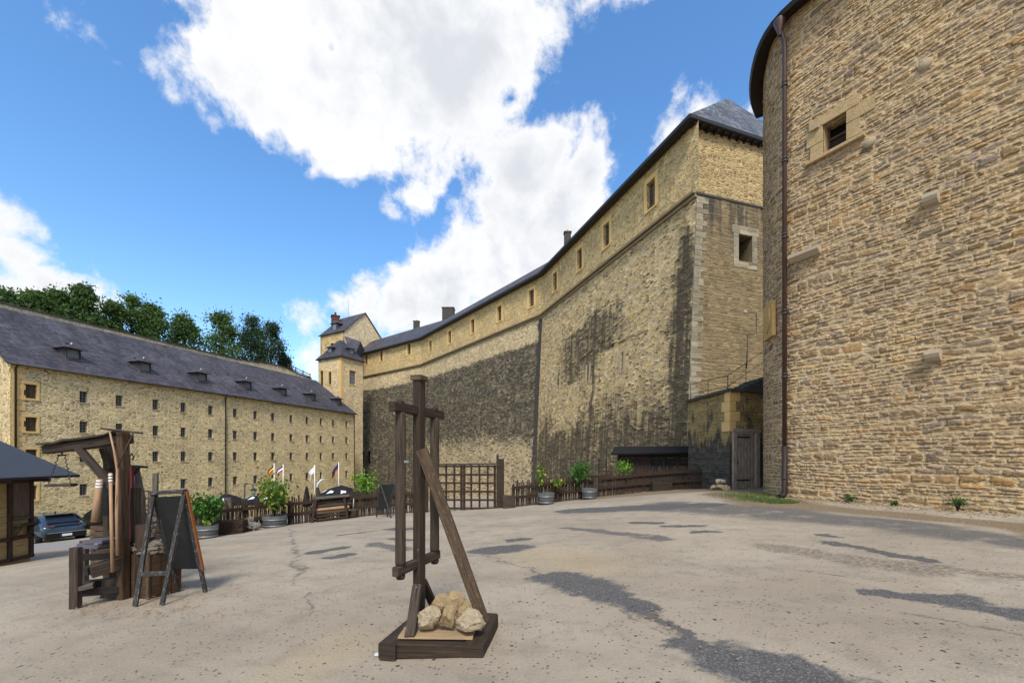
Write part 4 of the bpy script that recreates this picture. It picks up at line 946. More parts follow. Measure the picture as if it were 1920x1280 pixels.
for (px, py, kind) in ((1748, 376, 0), (1752, 668, 0), (1512, 480, 1), (1531, 240, 2), (1631, 268, 3), (1735, 122, 3)):
    s = ts(px); q = tpos(s); n = tnor(s); t = ttan(s); z = EYE + (857 - py) / 800 * q.y; c = q + Z * z; mb = MB()
    if kind == 0: # round nosed corbel
        pr = [(-.12, .13), (-.12, -.02)] + [(-.12 + .30 + .13 * math.cos(a) * .9 - .12, -.13 + .02 + .13 - .13 * math.sin(a) * 1.0) for a in (0,)]
        pr = [(-.15, .14), (.22, .14), (.25, .04), (.22, -.05), (.14, -.12), (.02, -.15), (-.15, -.15)]
        mb.extr([c + n * x + Z * y - t * .14 for x, y in pr], t * .28)
    elif kind == 1: pr = [(-.15, .12), (.24, .12), (.25, .02), (.1, -.1), (-.15, -.12)]; mb.extr([c + n * x + Z * y - t * .42 for x, y in pr], t * .84)
    elif kind == 2: mb.extr([c + n * x + Z * y - t * .1 for x, y in ((-.1, .08), (.14, .08), (.14, -.08), (-.1, -.08))], t * .2)
    else:
        mb.lathe((0, 0, 0), [(.0, 0), (.13, 0), (.15, .03), (.15, .1)], 14); base = [v.copy() for v in mb.v]; ex = -t
        mb.v = [c + ex * v.x + Z * v.y * .9 + n * (.07 - v.z) for v in base]
    mb.build('corbel' if kind < 3 else 'putlog_plug', M['corbel_stone'] if kind < 2 else M['pale_stone'], tw)

# ================================================================ ANNEX with door, stair and rail
ac = Vector((9.33, 18.3, 0)); al = Vector((-.065, 1, 0)).normalized(); AZ = 4.42
ax = thing('stone_annex', 'low stained stone annex with weathered plank door beside the round tower', 'outbuilding', ac + Z * gz(ac.x, ac.y))
dn0, dn1 = .12, 1.62; dzb = gz(10, 18.5) - .02; dzt = EYE + (857 - 806) / 800 * 18.4
mb = MB(); grid_wall(mb, lambda s, z: ac + al * s + Z * z, lambda s: tx, [0, 1.8, 3.72], [-2, 1, AZ], (), 0); mb.build('wall', M['annex_stone'], ax)
mb = MB(); grid_wall(mb, lambda s, z: ac + tx * s + Z * z, lambda s: tin, [0, 2, 6], [-2, AZ], [(dn0, dn1, dzb, dzt, .25)], 30); mb.build('wall', M['annex_stone'], ax)
e_ = ac + al * 3.72; mb = MB(); mb.poly([e_ - Z * 2, Vector((11.6, 27.3, -2)), Vector((11.6, 27.3, AZ)), e_ + Z * AZ]); mb.build('wall', M['annex_stone'], ax)
mb = MB(); q6 = ac + tx * 6; mb.extr([ac - Z * .0 + Z * (AZ - .3) + (tx + al) * .05, e_ + Z * (AZ - .3) + tx * .05, Vector((11.7, 27.3, AZ - .3)), q6 + al * 8 + Z * (AZ - .3), q6 + al * .05 + Z * (AZ - .3)], Z * .28); mb.build('terrace', M['cap_dark'], ax)
mb = MB(); mb.beam(ac - al * .08 + Z * (AZ + .05) , e_ + Z * (AZ + .05), .3, .13, jit=.01); mb.beam(ac + Z * (AZ + .051) - tx * .08, ac + tx * 6 + Z * (AZ + .051), .3, .128, jit=.01); mb.build('coping', M['cap_dark'], ax)
mb = MB()
for k, z in enumerate(seq(dzt + .1, AZ - .25, .45)):
    wd = .55 if k % 2 else .32; mb.beam(ac + Z * (z + .06), ac + tx * wd + Z * (z + .06), .05, .42); mb.beam(ac + Z * (z + .06), ac + al * (.9 - wd) + Z * (z + .06), .05, .42)
mb.build('quoin', M['ochre_stone'], ax)
# door
fr_ = MB(); rz = math.atan2(tx.y, tx.x)
def dpnt(s, z, o=0.): return ac + tx * s + Z * z + tin * o
fr_.beam(dpnt(dn0 + .12, dzb, .02), dpnt(dn0 + .12, dzt - .1, .02), .22, .2, up=tin); fr_.beam(dpnt(dn1 - .12, dzb, .02), dpnt(dn1 - .12, dzt - .1, .02), .24, .2, up=tin); fr_.beam(dpnt(dn0, dzt - .02, .02), dpnt(dn1, dzt - .02, .02), .24, .16); fro = fr_.build('door_frame', M['door_wood'], ax)
dd = MB()
for k in range(6): a = dn0 + .24 + k * .17; dd.beam(dpnt(a + .083, dzb + .05, .04), dpnt(a + .083, dzt - .12, .04), .150, .05, up=tin, ch=.016)
do = dd.build('door', M['door_wood'], ax)
for z in (dzb + .38, dzt - .3): hg = MB(); hg.beam(dpnt(dn0 + .22, z, .0), dpnt(dn0 + 1.0, z, .0), .025, .07); hg.build('hinge', M['iron'], do)
hd = MB(); hd.beam(dpnt(dn0 + .28, dzb + 1.05, -.01), dpnt(dn0 + .28, dzb + 1.25, -.01), .05, .05); hd.build('handle', M['iron'], do)
# stone stair rising to the right, iron rails
mb = MB()
for k in range(8): q = ac + al * 1.2 + tx * (.9 + .28 * k); mb.extr([q + Z * (AZ - .1), q + Z * (AZ + .1 + .13 * k), q + al * 1.6 + Z * (AZ + .1 + .13 * k), q + al * 1.6 + Z * (AZ - .1)], tx * .29)
mb.build('stair', M['cap_dark'], ax)
mb = MB(); r0 = ac + al * 3.0 + Z * AZ
a = e_ + tx * .15 + Z * AZ; b = ac + al * 1.0 + tx * .3 + Z * AZ
ln = [a, ac + al * 1.2 + tx * .75 + Z * AZ, ac + al * 1.2 + tx * 2.9 + Z * (AZ + 1.3)]
for dz in (.45, .95): mb.tube([p + Z * dz for p in ln], .014, 6)
for p in (ln[0], ln[0].lerp(ln[1], .5), ln[1], ln[1].lerp(ln[2], .5), ln[2]): mb.tube([p, p + Z * .96], .015, 6)
mb.build('handrail', M['iron'], ax)
mb = MB(); p = at(1397, 585, 28.3); q2 = at(1418, 587, 28.6); mb.tube([p, q2, at(1418, 625, 28.6), at(1402, 626, 28.4), at(1400, 690, 28.3)], .03, 6); mb.build('conduit', M['iron'], ft)
mb = MB(); mb.rock(p, .14, .12, .14, 0, 3, 2, 2); mb.build('wall_lamp', M['corbel_stone'], ft)

# ================================================================ DARK SHED
sh0 = at(1160, 900, 24.6); shx = Vector((1, -.30, 0)).normalized(); shy = Vector((.30, 1, 0)).normalized()
sd = thing('market_shed', 'low black-brown timber shed with felt roof against the fortress wall', 'shed', gp(*(at(1235, 900, 23.5).xy)))
SW, SDp = 4.7, 2.2; z0 = gz(6.5, 24) - .3; EVs = EYE + (857 - 846) / 800 * 24; c0 = Vector((sh0.x, sh0.y, 0))
cf = c0 + shx * .9
def sp_(u, v, z): return c0 + shx * u + shy * v + Z * z
mb = MB()
for (a, b) in (((0, 0), (0, SDp)), ((0, SDp), (SW, SDp)), ((SW, SDp), (SW, 0))):
    for k in range(7): mb.beam(sp_(*a, z0 + (EVs - z0) * (k + .5) / 7), sp_(*b, z0 + (EVs - z0) * (k + .5) / 7), .06, (EVs - z0) / 7 - .012, ch=.012)
for k in range(7):
    for (ua, ub) in ((.0, .95), (1.05, 1.7), (3.2, SW)): mb.beam(sp_(ua, 0, z0 + (EVs - z0) * (k + .5) / 7), sp_(ub, 0, z0 + (EVs - z0) * (k + .5) / 7), .06, (EVs - z0) / 7 - .012, ch=.012)
mb.build('wall', M['red_wood'], sd)
mb = MB()
for k in range(7): mb.beam(sp_(1.72, .05, z0 + (EVs - z0) * (k + .5) / 7), sp_(3.18, .05, z0 + (EVs - z0) * (k + .5) / 7), .05, (EVs - z0) / 7 - .015, ch=.012)
mb.build('shutter', M['black_wood'], sd)
for u in (0, 1.0, 1.7, 2.45, 3.2, SW): mb = MB(); mb.beam(sp_(u, -.05, z0), sp_(u, -.05, EVs), .12, .1, up=shy); mb.build('post', M['black_wood'], sd)
mb = MB(); zr = EVs + .32
slab(mb, sp_(-.4, -.55, EVs - .12), sp_(SW + .4, -.55, EVs - .02), sp_(SW + .3, SDp / 2, zr), sp_(-.3, SDp / 2, zr), .09); slab(mb, sp_(-.4, SDp + .5, EVs - .1), sp_(SW + .4, SDp + .5, EVs - .1), sp_(SW + .3, SDp / 2, zr), sp_(-.3, SDp / 2, zr), .09); mb.build('roof', M['black_cloth'], sd)
mb = MB(); mb.extr([sp_(-.02, 0, EVs), sp_(-.02, SDp, EVs), sp_(-.02, SDp / 2, zr - .1)], shx * .1); mb.extr([sp_(SW - .08, 0, EVs), sp_(SW - .08, SDp, EVs), sp_(SW - .08, SDp / 2, zr - .1)], shx * .1); mb.build('gable', M['black_wood'], sd)
mb = MB(); mb.beam(sp_(3.9, -.12, z0), sp_(3.95, -.12, EVs - .05), .06, .03, up=shy); mb.build('loose_batten', M['weather_wood'], sd)

# ================================================================ FENCE, GATE
rf_ = random.Random(11)
def fence_bay(parent, a, b, hgt=1.08, rails=(.42, .86), posts=True):
    L = (b - a).length; n = int(L / .052); sticks = MB(); d_ = (b - a).normalized(); nn = Vector((-d_.y, d_.x, 0)).normalized()
    if nn.y > 0: nn = -nn
    for k in range(n):
        if rf_.random() < .03: continue
        p = a.lerp(b, (k + rf_.random() * .5) / n); p = gp(p.x, p.y) - nn * (.05 + rf_.random() * .03); h = hgt * rf_.uniform(.9, 1.13) ; r = rf_.uniform(.018, .032)
        tilt = d_ * rf_.uniform(-.04, .04); mid = d_ * rf_.uniform(-.02, .02)
        sticks.tube([p - Z * .05, p + Z * h * .5 + mid, p + Z * h + tilt], [r, r * .95, r * .8], 5, sm=False)
    sticks.build('picket_panel', M['stick_wood'], parent)
    for z in rails: mb = MB(); mb.beam(gp(a.x, a.y, z) + nn * .04, gp(b.x, b.y, z) + nn * .04, .06, .13, jit=.006, seg=3); mb.build('rail', M['red_wood'], parent)
def fence(pts, label, group=None):
    P = [gd(px, D) for px, D in pts]; r = thing('picket_fence', label, 'fence', P[0].copy())
    for i in range(len(P) - 1): fence_bay(r, P[i], P[i + 1])
    for p in P: mb = MB(); mb.beam(p - Z * .1 + Vector((.0, .09, 0)), p + Z * 1.0 + Vector((.0, .09, 0)), .1, .1, up=(0, 1, 0), jit=.005); mb.build('post', M['dark_wood'], r)
    return r
fence([(262, 14.3), (372, 15.3), (455, 16.9), (540, 18.0), (640, 18.6), (715, 19.0), (792, 19.2)], 'long rustic stick fence with two rails left of the lattice gate')
fence([(962, 19.1), (1030, 19.8), (1112, 20.6)], 'short stick fence between the lattice gate and the grey stone post')
fence([(1121, 21.2), (1200, 21.1), (1285, 20.8), (1362, 20.4)], 'stick fence in front of the dark shed ending near the plank door')
# stone post in the gap
p = gd(1113, 20.9); sp2 = thing('gate_post', 'square pale wooden post standing in the gap of the stick fence', 'post', p); mb = MB(); mb.beam(p, p + Z * 1.05, .42, .36, up=(0, 1, 0)); mb.build('shaft', M['grey_wood'], sp2); mb = MB(); mb.box(p + Z * 1.08, .5, .44, .06); mb.build('cap', M['grey_wood'], sp2)
# gate
ga_, gb_ = gd(806, 19.2), gd(930, 19.1); gt = thing('lattice_gate', 'double wooden lattice gate with square openings, closed', 'gate', ga_)
gzb = min(ga_.z, gb_.z) + .12; gtp = 2.0; gd_ = (gb_ - ga_); gd_.z = 0
def gpt(t, z, o=0): return Vector((ga_.x, ga_.y, 0)) + gd_ * t + Z * (gzb + z) + Vector((0, o, 0))
for (t0_, t1_) in ((.0, .497), (.503, 1.)):
    leafm = MB(); nv, nh = 5, 6
    for k in range(nv):
        t = t0_ + (t1_ - t0_) * k / (nv - 1); wd = .11 if k in (0, nv - 1) else .085
        t = min(max(t, t0_ + .018), t1_ - .018); leafm.beam(gpt(t, 0), gpt(t, gtp), wd, .05, up=(0, 1, 0))
    for k in range(nh): z = .06 + (gtp - .12) * k / (nh - 1); leafm.beam(gpt(t0_, z, -.052), gpt(t1_, z, -.052), .05, .085)
    leafm.build('leaf', M['red_wood'], gt)
mb = MB(); mb.beam(gpt(0, gtp + .02, -.09), gpt(1, gtp + .05, -.09), .03, .06); mb.build('top_bar', M['iron'], gt)
mb = MB(); mb.beam(gpt(.46, 1.0, -.1), gpt(.62, 1.0, -.1), .03, .05); mb.build('latch', M['iron'], gt)
for (px, hh, lab) in ((800, 2.15, 'slim wooden gate post partly behind the trebuchet mast'), (938, 2.2, 'thick wooden gate post right of the lattice gate')):
    p = gd(px, 19.15); o = thing('gate_post', lab, 'post', p); mb = MB(); mb.beam(p - Z * .1, p + Z * hh, .34 if px > 900 else .14, .3 if px > 900 else .14, up=(0, 1, 0), ch=.02); mb.build('shaft', M['dark_wood'], o)
    if px > 900:
        for z in (.35, 1.9): mb = MB(); mb.beam(p + Vector((-.22, -.17, z)), p + Vector((.1, -.17, z)), .02, .06); mb.build('hinge', M['iron'], o)
        mb = MB(); mb.tube([p + Vector((-.12, -.1, hh)), p + Vector((-.12, -.1, hh + .22))], .05, 6); mb.build('finial', M['iron'], o)

# ================================================================ PLANTS
def leaves_mesh(name, mat, parent, pts, size, rng, asp=.6, droop=0):
    mb = MB(); var = []
    for (p, k) in pts:
        a = Vector((rng.gauss(0, 1), rng.gauss(0, 1), rng.gauss(0, .6))).normalized(); b = a.orthogonal().normalized(); b = (Matrix.Rotation(rng.uniform(0, 6.28), 3, a) @ b)
        s = size * rng.uniform(.6, 1.3); c = a.cross(b); a2 = b * s; c2 = c * s * asp; base = len(mb.v); bend = a * s * .25
        mb.v += [p - a2, p + c2 * .9 + bend * .5, p + a2 + bend, p - c2 * .9 + bend * .5]; mb.face([base, base + 1, base + 2, base + 3], [(0, 0), (1, 0), (1, 1), (0, 1)]); var.append(k)
    mb.nomerge = True; mb.fixn = False; o = mb.build(name, mat, parent)
    at_ = o.data.attributes.new('leafvar', 'FLOAT', 'FACE'); at_.data.foreach_set('value', var); return o
def tree(base, h, wd, label, mat, rng, nleaf=3800, size=.30, trunk_h=.25, sparse=0.):
    t = thing('tree', label, 'tree', base, group='trees on the terrace behind the barracks')
    tr = MB(); lean = Vector((rng.uniform(-.3, .3), rng.uniform(-.3, .3), 0)); tr.tube([base - Z * .5, base + Z * h * .4 + lean * .5, base + Z * h * .9 + lean], [.22, .15, .04], 7)
    cl_ = []
    for k in range(52):
        z = rng.uniform(trunk_h, .99) if k > 3 else rng.uniform(.9, 1.0); zz = max(0, (z - trunk_h * .6) / (1.02 - trunk_h * .6)); env = .5 * min(1, zz * 4) * max(0.02, 1 - zz) ** .75 + .03
        th = rng.uniform(0, 6.28); rr_ = wd * env * math.sqrt(rng.uniform(.15, 1)); c = base + Vector((rr_ * math.cos(th), rr_ * math.sin(th), z * h)) + lean * z; cl_.append((c, rng.uniform(.08, .19) * wd * (1.1 - .4 * z), rng.uniform(0, .55)))
        if k % 2 == 0: s0 = base + Z * h * max(.2, z - .25) + lean * z; tr.tube([s0, s0.lerp(c, .6) + Z * .1, c], [.07, .04, .015], 5)
    tr.build('trunk', M['bark'], t)
    pts = []
    for _ in range(nleaf):
        c, r, sh_ = rng.choice(cl_); v = Vector((rng.gauss(0, .62), rng.gauss(0, .62), rng.gauss(0, .5))) * r * 1.25
        if rng.random() < .12: v *= 1.7
        pts.append((c + v, min(.79, sh_ + rng.uniform(0, .3))))
    leaves_mesh('crown', mat, t, pts, size, rng); return t
rt = random.Random(21)
TB = 15.0
TR = [(8, 545, 15, 5.4, 'tree', 'leftmost bushy green tree cut by the frame edge'), (62, 549, 16.5, 5.2, 'tree', 'green tree rising above the second chimney-less roof end, right of the leftmost tree'), (108, 543, 16, 5.0, 'tree', 'round green tree between two taller ones above the first dormer'), (162, 536, 15.5, 5.6, 'tree', 'tall full green tree above the first roof dormer'),
      (207, 562, 16.5, 4.2, 'tree', 'small pointed green tree left of the airy tall tree'), (246, 549, 17.5, 4.8, 'airy', 'airy tall tree with sky showing through its branches'), (290, 571, 16, 5.2, 'tree', 'green tree with pointed top just right of the airy tree'), (345, 590, 17, 6.2, 'tree', 'broad low tree with yellowish green foliage in the middle of the row'),
      (417, 584, 16.5, 6.4, 'tree', 'broad upright tree left of the dark pair'), (470, 588, 17, 6.4, 'dark', 'tall dark green tree before the end of the row'), (508, 600, 18, 6.0, 'dark', 'dark tree with bare stems near the stair pavilion'), (536, 660, 18.5, 3.4, 'dark', 'low dark tree at the right end of the row')]
for (px, py, b, wd, kd, lab) in TR:
    s = bs(px, b + 4); p = bP(s, 0, b + 4); top = EYE + (857 - py) / 800 * p.y; p.z = TB; h = max(2.4, (top - TB) * .93)
    tree(p, h, wd * (.76 + p.y / 240) * (.82 if px < 200 else 1), lab, M['leaf_dark'] if kd == 'dark' else M['leaf_tree'], rt, 9000 if kd != 'airy' else 3800, .19 if kd != 'dark' else .17, .12 if kd != 'airy' else .3)

def bush(p, h, wd, label, mat, rng, n=500, size=.06, cat='shrub', stems=5, name='shrub', asp=.75, yoff=0):
    t = thing(name, label, cat, p); st = MB(); pts = []
    for k in range(stems):
        th = rng.uniform(0, 6.28); e = p + Vector((math.cos(th) * wd * .42 * rng.uniform(.3, 1), math.sin(th) * wd * .3, h * rng.uniform(.65, 1.))); m_ = p.lerp(e, .5) + Vector((0, 0, h * .12))
        st.tube([p, m_, e], [.018, .012, .005], 5)
        for _ in range(n // stems):
            f = rng.uniform(.3, 1.05); q = p.lerp(m_, f * 2) if f < .5 else m_.lerp(e, f * 2 - 1); pts.append((q + Vector((rng.gauss(0, wd * .14), rng.gauss(0, wd * .12), rng.gauss(0, h * .09))), rng.random()))
    st.build('stem', M['bark'], t); leaves_mesh('foliage', mat, t, pts, size, rng, asp); return t

# ================================================================ FENCE-SIDE OBJECTS
def half_barrel(p, r, h, label, rz=0):
    t = thing('barrel_planter', label, 'planter', p, group='grey half-barrel planters along the fence')
    mb = MB(); n = 18
    mb.lathe(p, [(0, .01), (r * .86, .01), (r * .93, h * .35), (r, h), (r * .93, h), (r * .86, h * .4), (0, h * .9)], 26); mb.build('tub', M['barrel_wood'], t)
    for z in (.18, .68): mb = MB(); rr_ = r * (.885 + .10 * z); mb.lathe(p + Z * h * z, [(rr_ + .006, -.03), (rr_ + .016, -.028), (rr_ + .022, .03), (rr_ + .01, .032)], 26); mb.build('hoop', M['hoop'], t)
    return t
rb = random.Random(4)
p = gd(388, 14.6); half_barrel(p, .34, .46, 'grey half barrel just right of the big blackboard sign'); bush(p + Z * .4, 1.1, .9, 'big-leaved green plant in the barrel right of the blackboard sign', M['leaf_deep'], rb, 420, .09, stems=6); bush(p + Z * .42 + Vector((.1, -.15, 0)), .25, .25, 'small sprout at the rim of the barrel by the blackboard', M['leaf_bright'], rb, 60, .05, 'plant', 3, 'plant')
p = gd(515, 17.1); half_barrel(p, .45, .48, 'grey half barrel holding the yellow-leaved vine'); bush(p + Z * .4, 1.65, 1.35, 'tall vine with yellowing leaves behind the flagpoles', M['leaf_vine'], rb, 620, .075, stems=8)
p = gd(1024, 19.1); half_barrel(p, .38, .52, 'grey half barrel in the short fence right of the gate'); bush(p + Z * .48 + Vector((-.2, .1, 0)), 1.25, .45, 'thin yellow-green plant rising above the short fence', M['leaf_vine'], rb, 200, .06, stems=4)
p = gd(1105, 19.9); half_barrel(p, .36, .5, 'grey half barrel beside the square pale post'); bush(p + Z * .48 + Vector((-.55, .2, 0)), 1.3, 1.2, 'bright green bush in front of the stained wall left of the pale post', M['leaf_deep'], rb, 560, .06, stems=7)
bush(gd(1046, 19.6) + Z * .6, .5, .8, 'low dull green plant spilling over the short fence', M['leaf_vine'], rb, 160, .06, stems=5)
bush(gd(1174, 21.6) + Z * .5, 1.15, .85, 'young light green shrub in front of the dark shed', M['leaf_bright'], rb, 420, .06, stems=6)
bush(gd(686, 19.6) + Z * .6, 1.25, 1.3, 'bright lime green shrub over the fence left of the small blackboard', M['leaf_bright'], rb, 560, .06, stems=8)
def crate(p, w_, d_, h, rz, label, mat='red_wood', n=4):
    t = thing('crate', label, 'crate', p, rz)
    for sy in (-1, 1):
        mb = MB()
        for k in range(n): mb.beam((-w_ / 2, sy * d_ / 2, h * (k + .5) / n), (w_ / 2, sy * d_ / 2, h * (k + .5) / n), .022, h / n - .015, jit=.004)
        mb.build('side_panel', M[mat], t, local=True)
    for sx in (-1, 1):
        mb = MB()
        for k in range(n): mb.beam((sx * (w_ / 2 - .012), -d_ / 2 + .012, h * (k + .5) / n), (sx * (w_ / 2 - .012), d_ / 2 - .012, h * (k + .5) / n), .022, h / n - .015, jit=.003)
        mb.build('end_panel', M[mat], t, local=True)
    mb = MB(); mb.box((0, 0, .02), w_ - .05, d_ - .05, .03); mb.build('floor', M[mat], t, local=True); return t
p = gd(434, 15.6); crate(p, .9, .5, .5, .25, 'slatted brown crate of twigs beside the grey sack')
tw_ = thing('twig_bundle', 'bundle of dry twigs sticking out of the slatted crate by the sack', 'twigs', p + Z * .3); mb = MB()
for k in range(16): a = p + Vector((rb.uniform(-.3, .3), rb.uniform(-.15, .15), .12)); mb.tube([a, a + Vector((rb.uniform(-.1, .35), rb.uniform(-.2, .05), rb.uniform(.3, .6)))], .011, 5)
mb.build('sticks', M['stick_wood'], tw_)
p = gd(470, 16.2); sk = thing('sack', 'grey tied sack sitting between the crate and the vine barrel', 'sack', p); mb = MB(); mb.rock(p + Z * .2, .32, .27, .26, .3, 8, 5, 3, .16); mb.build('bag', M['sack_cloth'], sk); mb = MB(); mb.rock(p + Vector((-.03, -.02, .46)), .16, .14, .09, .2, 9, 3, 2, .12); mb.build('tied_top', M['sack_cloth'], sk)
crate(gd(1240, 20.5), .9, .4, .42, -.1, 'low wooden box in front of the shed fence', 'dark_wood'); crate(gd(954, 18.75), .55, .5, .55, .05, 'square plank box at the foot of the thick gate post', 'grey_wood')
p = gd(428, 17.3); gpst = thing('fence_post', 'flat grey plank post standing behind the fence above the crate', 'post', p); mb = MB(); mb.beam(p, p + Z * 1.35, .30, .12, up=(0, 1, 0)); mb.build('plank', M['weather_wood'], gpst)
# table over log pile
pa, pb = gd(596, 17.9), gd(650, 18.3); tb = thing('work_table', 'rough plank table with splayed legs over a stack of logs', 'table', pa.lerp(pb, .5)); ct = pa.lerp(pb, .5); dirt = (pb - pa).normalized(); tz = 1.0
mb = MB(); mb.beam(pa + Z * tz - dirt * .1, pb + Z * tz + dirt * .1, .55, .06, jit=.01, seg=3); mb.build('tabletop', M['weather_wood'], tb)
for q, sg in ((pa, -1), (pb, 1)):
    for o in (-.22, .22): mb = MB(); mb.beam(q + Vector((0, o, 0)) + dirt * sg * .12, q + Vector((0, o, tz - .03)) - dirt * sg * .02, .1, .07); mb.build('leg', M['dark_wood'], tb)
for r_ in range(6):
    for k in range(3):
        q = ct + Vector((rb.uniform(-.05, .05), -.05 + .16 * k, .08 + .145 * r_)); L = rb.uniform(.62, .8); m_ = M['handle_wood'] if rb.random() < .3 else M[rb.choice(['grey_wood', 'dark_wood', 'brace_wood'])]
        if k == 0: 
            lg = thing('log', 'split log stacked under the rough plank table', 'log', q - Z * .08, group='logs stacked under the plank table'); mb = MB(); mb.tube([q - dirt * L, q + dirt * L], [rb.uniform(.045, .075), rb.uniform(.045, .08)], 7, sm=False); o_ = mb.build('trunk', m_, lg)
p = gd(662, 18.6); bkt = thing('bucket', 'brown wooden bucket between the log table and small blackboard', 'bucket', p); mb = MB(); mb.lathe(p, [(0, .01), (.19, .01), (.24, .42), (.21, .42), (.18, .1), (0, .1)], 16); mb.build('body', M['orange_wood'], bkt)
for z in (.1, .32): mb = MB(); mb.lathe(p + Z * z, [(.2 + z * .12, -.02), (.21 + z * .12, 0), (.2 + z * .12, .02)], 16); mb.build('hoop', M['iron'], bkt)
mb = MB(); mb.tube([p + Vector((0, 0, .3)), p + Vector((.03, 0, .85))], [.05, .015], 6); tag(mb.build('bottle', M['lamp_glass']), 'slim pale bottle standing in the brown bucket', 'bottle')

# A-boards
def aboard(foot_l, foot_r, top_l, top_r, back_l, back_r, label, m_frame, edge=None):
    c = (foot_l + foot_r + back_l + back_r) / 4; c.z = gz(c.x, c.y); t = thing('blackboard_sign', label, 'sign', c)
    def frame(fl, fr_, tl, tr_, board, nm):
        mb = MB(); w_ = (tr_ - tl).length * .0 + .055
        mb.beam(fl, tl, w_, .035, seg=4, jit=.003); mb.beam(fr_, tr_, w_, .035, seg=4, jit=.003)
        o = mb.build(nm, m_frame, t); return o
    f1_ = frame(foot_l, foot_r, top_l, top_r, False, 'front_frame'); mb = MB(); k = .27; mb.beam(foot_l.lerp(top_l, k) - (top_r - top_l) * .05, foot_r.lerp(top_r, k) + (top_r - top_l) * .02, .03, .06); mb.build('stretcher', m_frame, f1_)
    mb = MB(); mb.beam(top_l - (top_r - top_l) * .03, top_r + (top_r - top_l) * .03, .09, .05, seg=3, jit=.004); mb.build('top_rail', m_frame, t)
    f2_ = frame(back_l, back_r, top_l - Z * .02, top_r - Z * .02, True, 'back_frame')
    mb = MB(); a, b, c_, d_ = back_l.lerp(top_l, .24), back_r.lerp(top_r, .24), top_r - Z * .06, top_l - Z * .06
    n = (b - a).cross(d_ - a).normalized() * .012; P_ = [a, b, c_, d_]; mb.extr([p - n for p in P_], n * 2); mb.build('board', M['board_black'], t)
    if edge:
        mb = MB(); off = (top_r - top_l).normalized() * .034; mb.beam(back_r.lerp(top_r, .22) + off, top_r + off, .012, .045); mb.build('edge_trim', edge, f2_)
    return t
fl, fr2 = G(254, 1136), G(304, 1134); bl, br_ = G(333, 1108), G(385, 1109)
D = fl.y + .18; tl = at(288, 924, fl.y + .30); tr2 = at(346, 921, fr2.y + .34)
aboard(fl, fr2, tl, tr2, bl, br_, 'large black A-frame chalkboard with orange edge in the left foreground', M['worn_black'], M['orange_edge'])
fl, fr2 = gd(731, 17.6), gd(757, 17.4); 
aboard(gd(733.5, 17.0), gd(748, 16.8), at(713, 906, 17.6), at(741, 905, 17.5), gd(706, 17.9), gd(726, 17.8), 'small black A-frame chalkboard standing by the fence left of the mast', M['worn_black'])

# umbrellas, flags, lamp
def parasol(px, py, D, wd, label, closed=False):
    top = at(px, py, D); b = gp(top.x, top.y); t = thing('parasol', label, 'umbrella', b, group=None if closed else 'black cafe parasols beyond the fence')
    mb = MB(); mb.tube([b, top], .035, 8); mb.build('pole', M['frame_grey'], t)
    mb = MB()
    if closed: mb.lathe(top - Z * 1.6, [(.05, 0), (.28, .1), (.22, .7), (.12, 1.35), (.03, 1.62)], 10); mb.build('canopy', M['black_cloth'], t); return t
    n = 8; R_ = wd / 2
    for k in range(n):
        a0, a1 = 6.283 * k / n + .2, 6.283 * (k + 1) / n + .2; e0, e1 = [top + Vector((R_ * math.cos(a), R_ * math.sin(a), -R_ * .42)) for a in (a0, a1)]; m0, m1 = [top + Vector((R_ * .5 * math.cos(a), R_ * .5 * math.sin(a), -R_ * .15)) for a in (a0, a1)]
        mb.poly([top, m0, m1]); mb.poly([m0, e0, e1, m1]); mb.poly([e0, e0 - Z * .25, e1 - Z * .25, e1])
    mb.fixn = False; cnp = mb.build('canopy', M['black_cloth'], t)
    for k in (5, 6, 4):
        mk = MB()
        a0, a1 = 6.283 * k / n + .35, 6.283 * (k + .62) / n + .2; q = [top + Vector((R_ * f * math.cos(a), R_ * f * math.sin(a), -R_ * (.15 + (f - .5) * .54) + .025)) for a, f in ((a0, .62), (a0, .88), (a1, .8), (a1, .68))]; mk.poly(q); mk.build('white_stripe', M['white_mark'], cnp)
    return t
parasol(424, 925, 30, 2.6, 'open black parasol with white stripes left of the hanging lantern'); parasol(496, 921, 31, 2.9, 'open black parasol half hidden behind the yellow-leaved vine'); parasol(640, 909, 33, 3.3, 'open black parasol behind the white flagpole with the navy flag'); parasol(575, 911, 32, 1, 'closed black parasol left of the white and navy flagpole', True)
def flag(px, pyt, D, label, bands, drop):
    top = at(px, pyt, D); b = gp(top.x, top.y); t = thing('flagpole', label, 'flag', b, group='flagpoles before the barracks'); mb = MB(); mb.tube([b, top], .03, 8); mb.build('pole', M['white_paint'], t)
    x0 = 0.; W_ = drop[0]; Hh = drop[1]; fo = None
    for k, (m_, f0, f1) in enumerate(bands):
        mb = MB(); n = 6
        for i in range(n):
            for j in range(4):
                def pt(a, c): # a along fly 0..1, c down hoist 0..1 ; limp flag hangs
                    x = -W_ * a * (.85 + .15 * math.sin(3 * a)); z = -Hh * c * .55 - Hh * .75 * a ** 1.2 - .05; y = .12 * math.sin(6 * a + 3 * c) ; return top + Vector((x - .05, y, z))
                if bands[0][1] == 'h': pass
                q = [(i / n, f0 + (f1 - f0) * j / 4), ((i + 1) / n, f0 + (f1 - f0) * j / 4), ((i + 1) / n, f0 + (f1 - f0) * (j + 1) / 4), (i / n, f0 + (f1 - f0) * (j + 1) / 4)]
                mb.poly([pt(*c) for c in q], sm=True)
        mb.fixn = False; fo = mb.build('flag_cloth', M[m_], t)
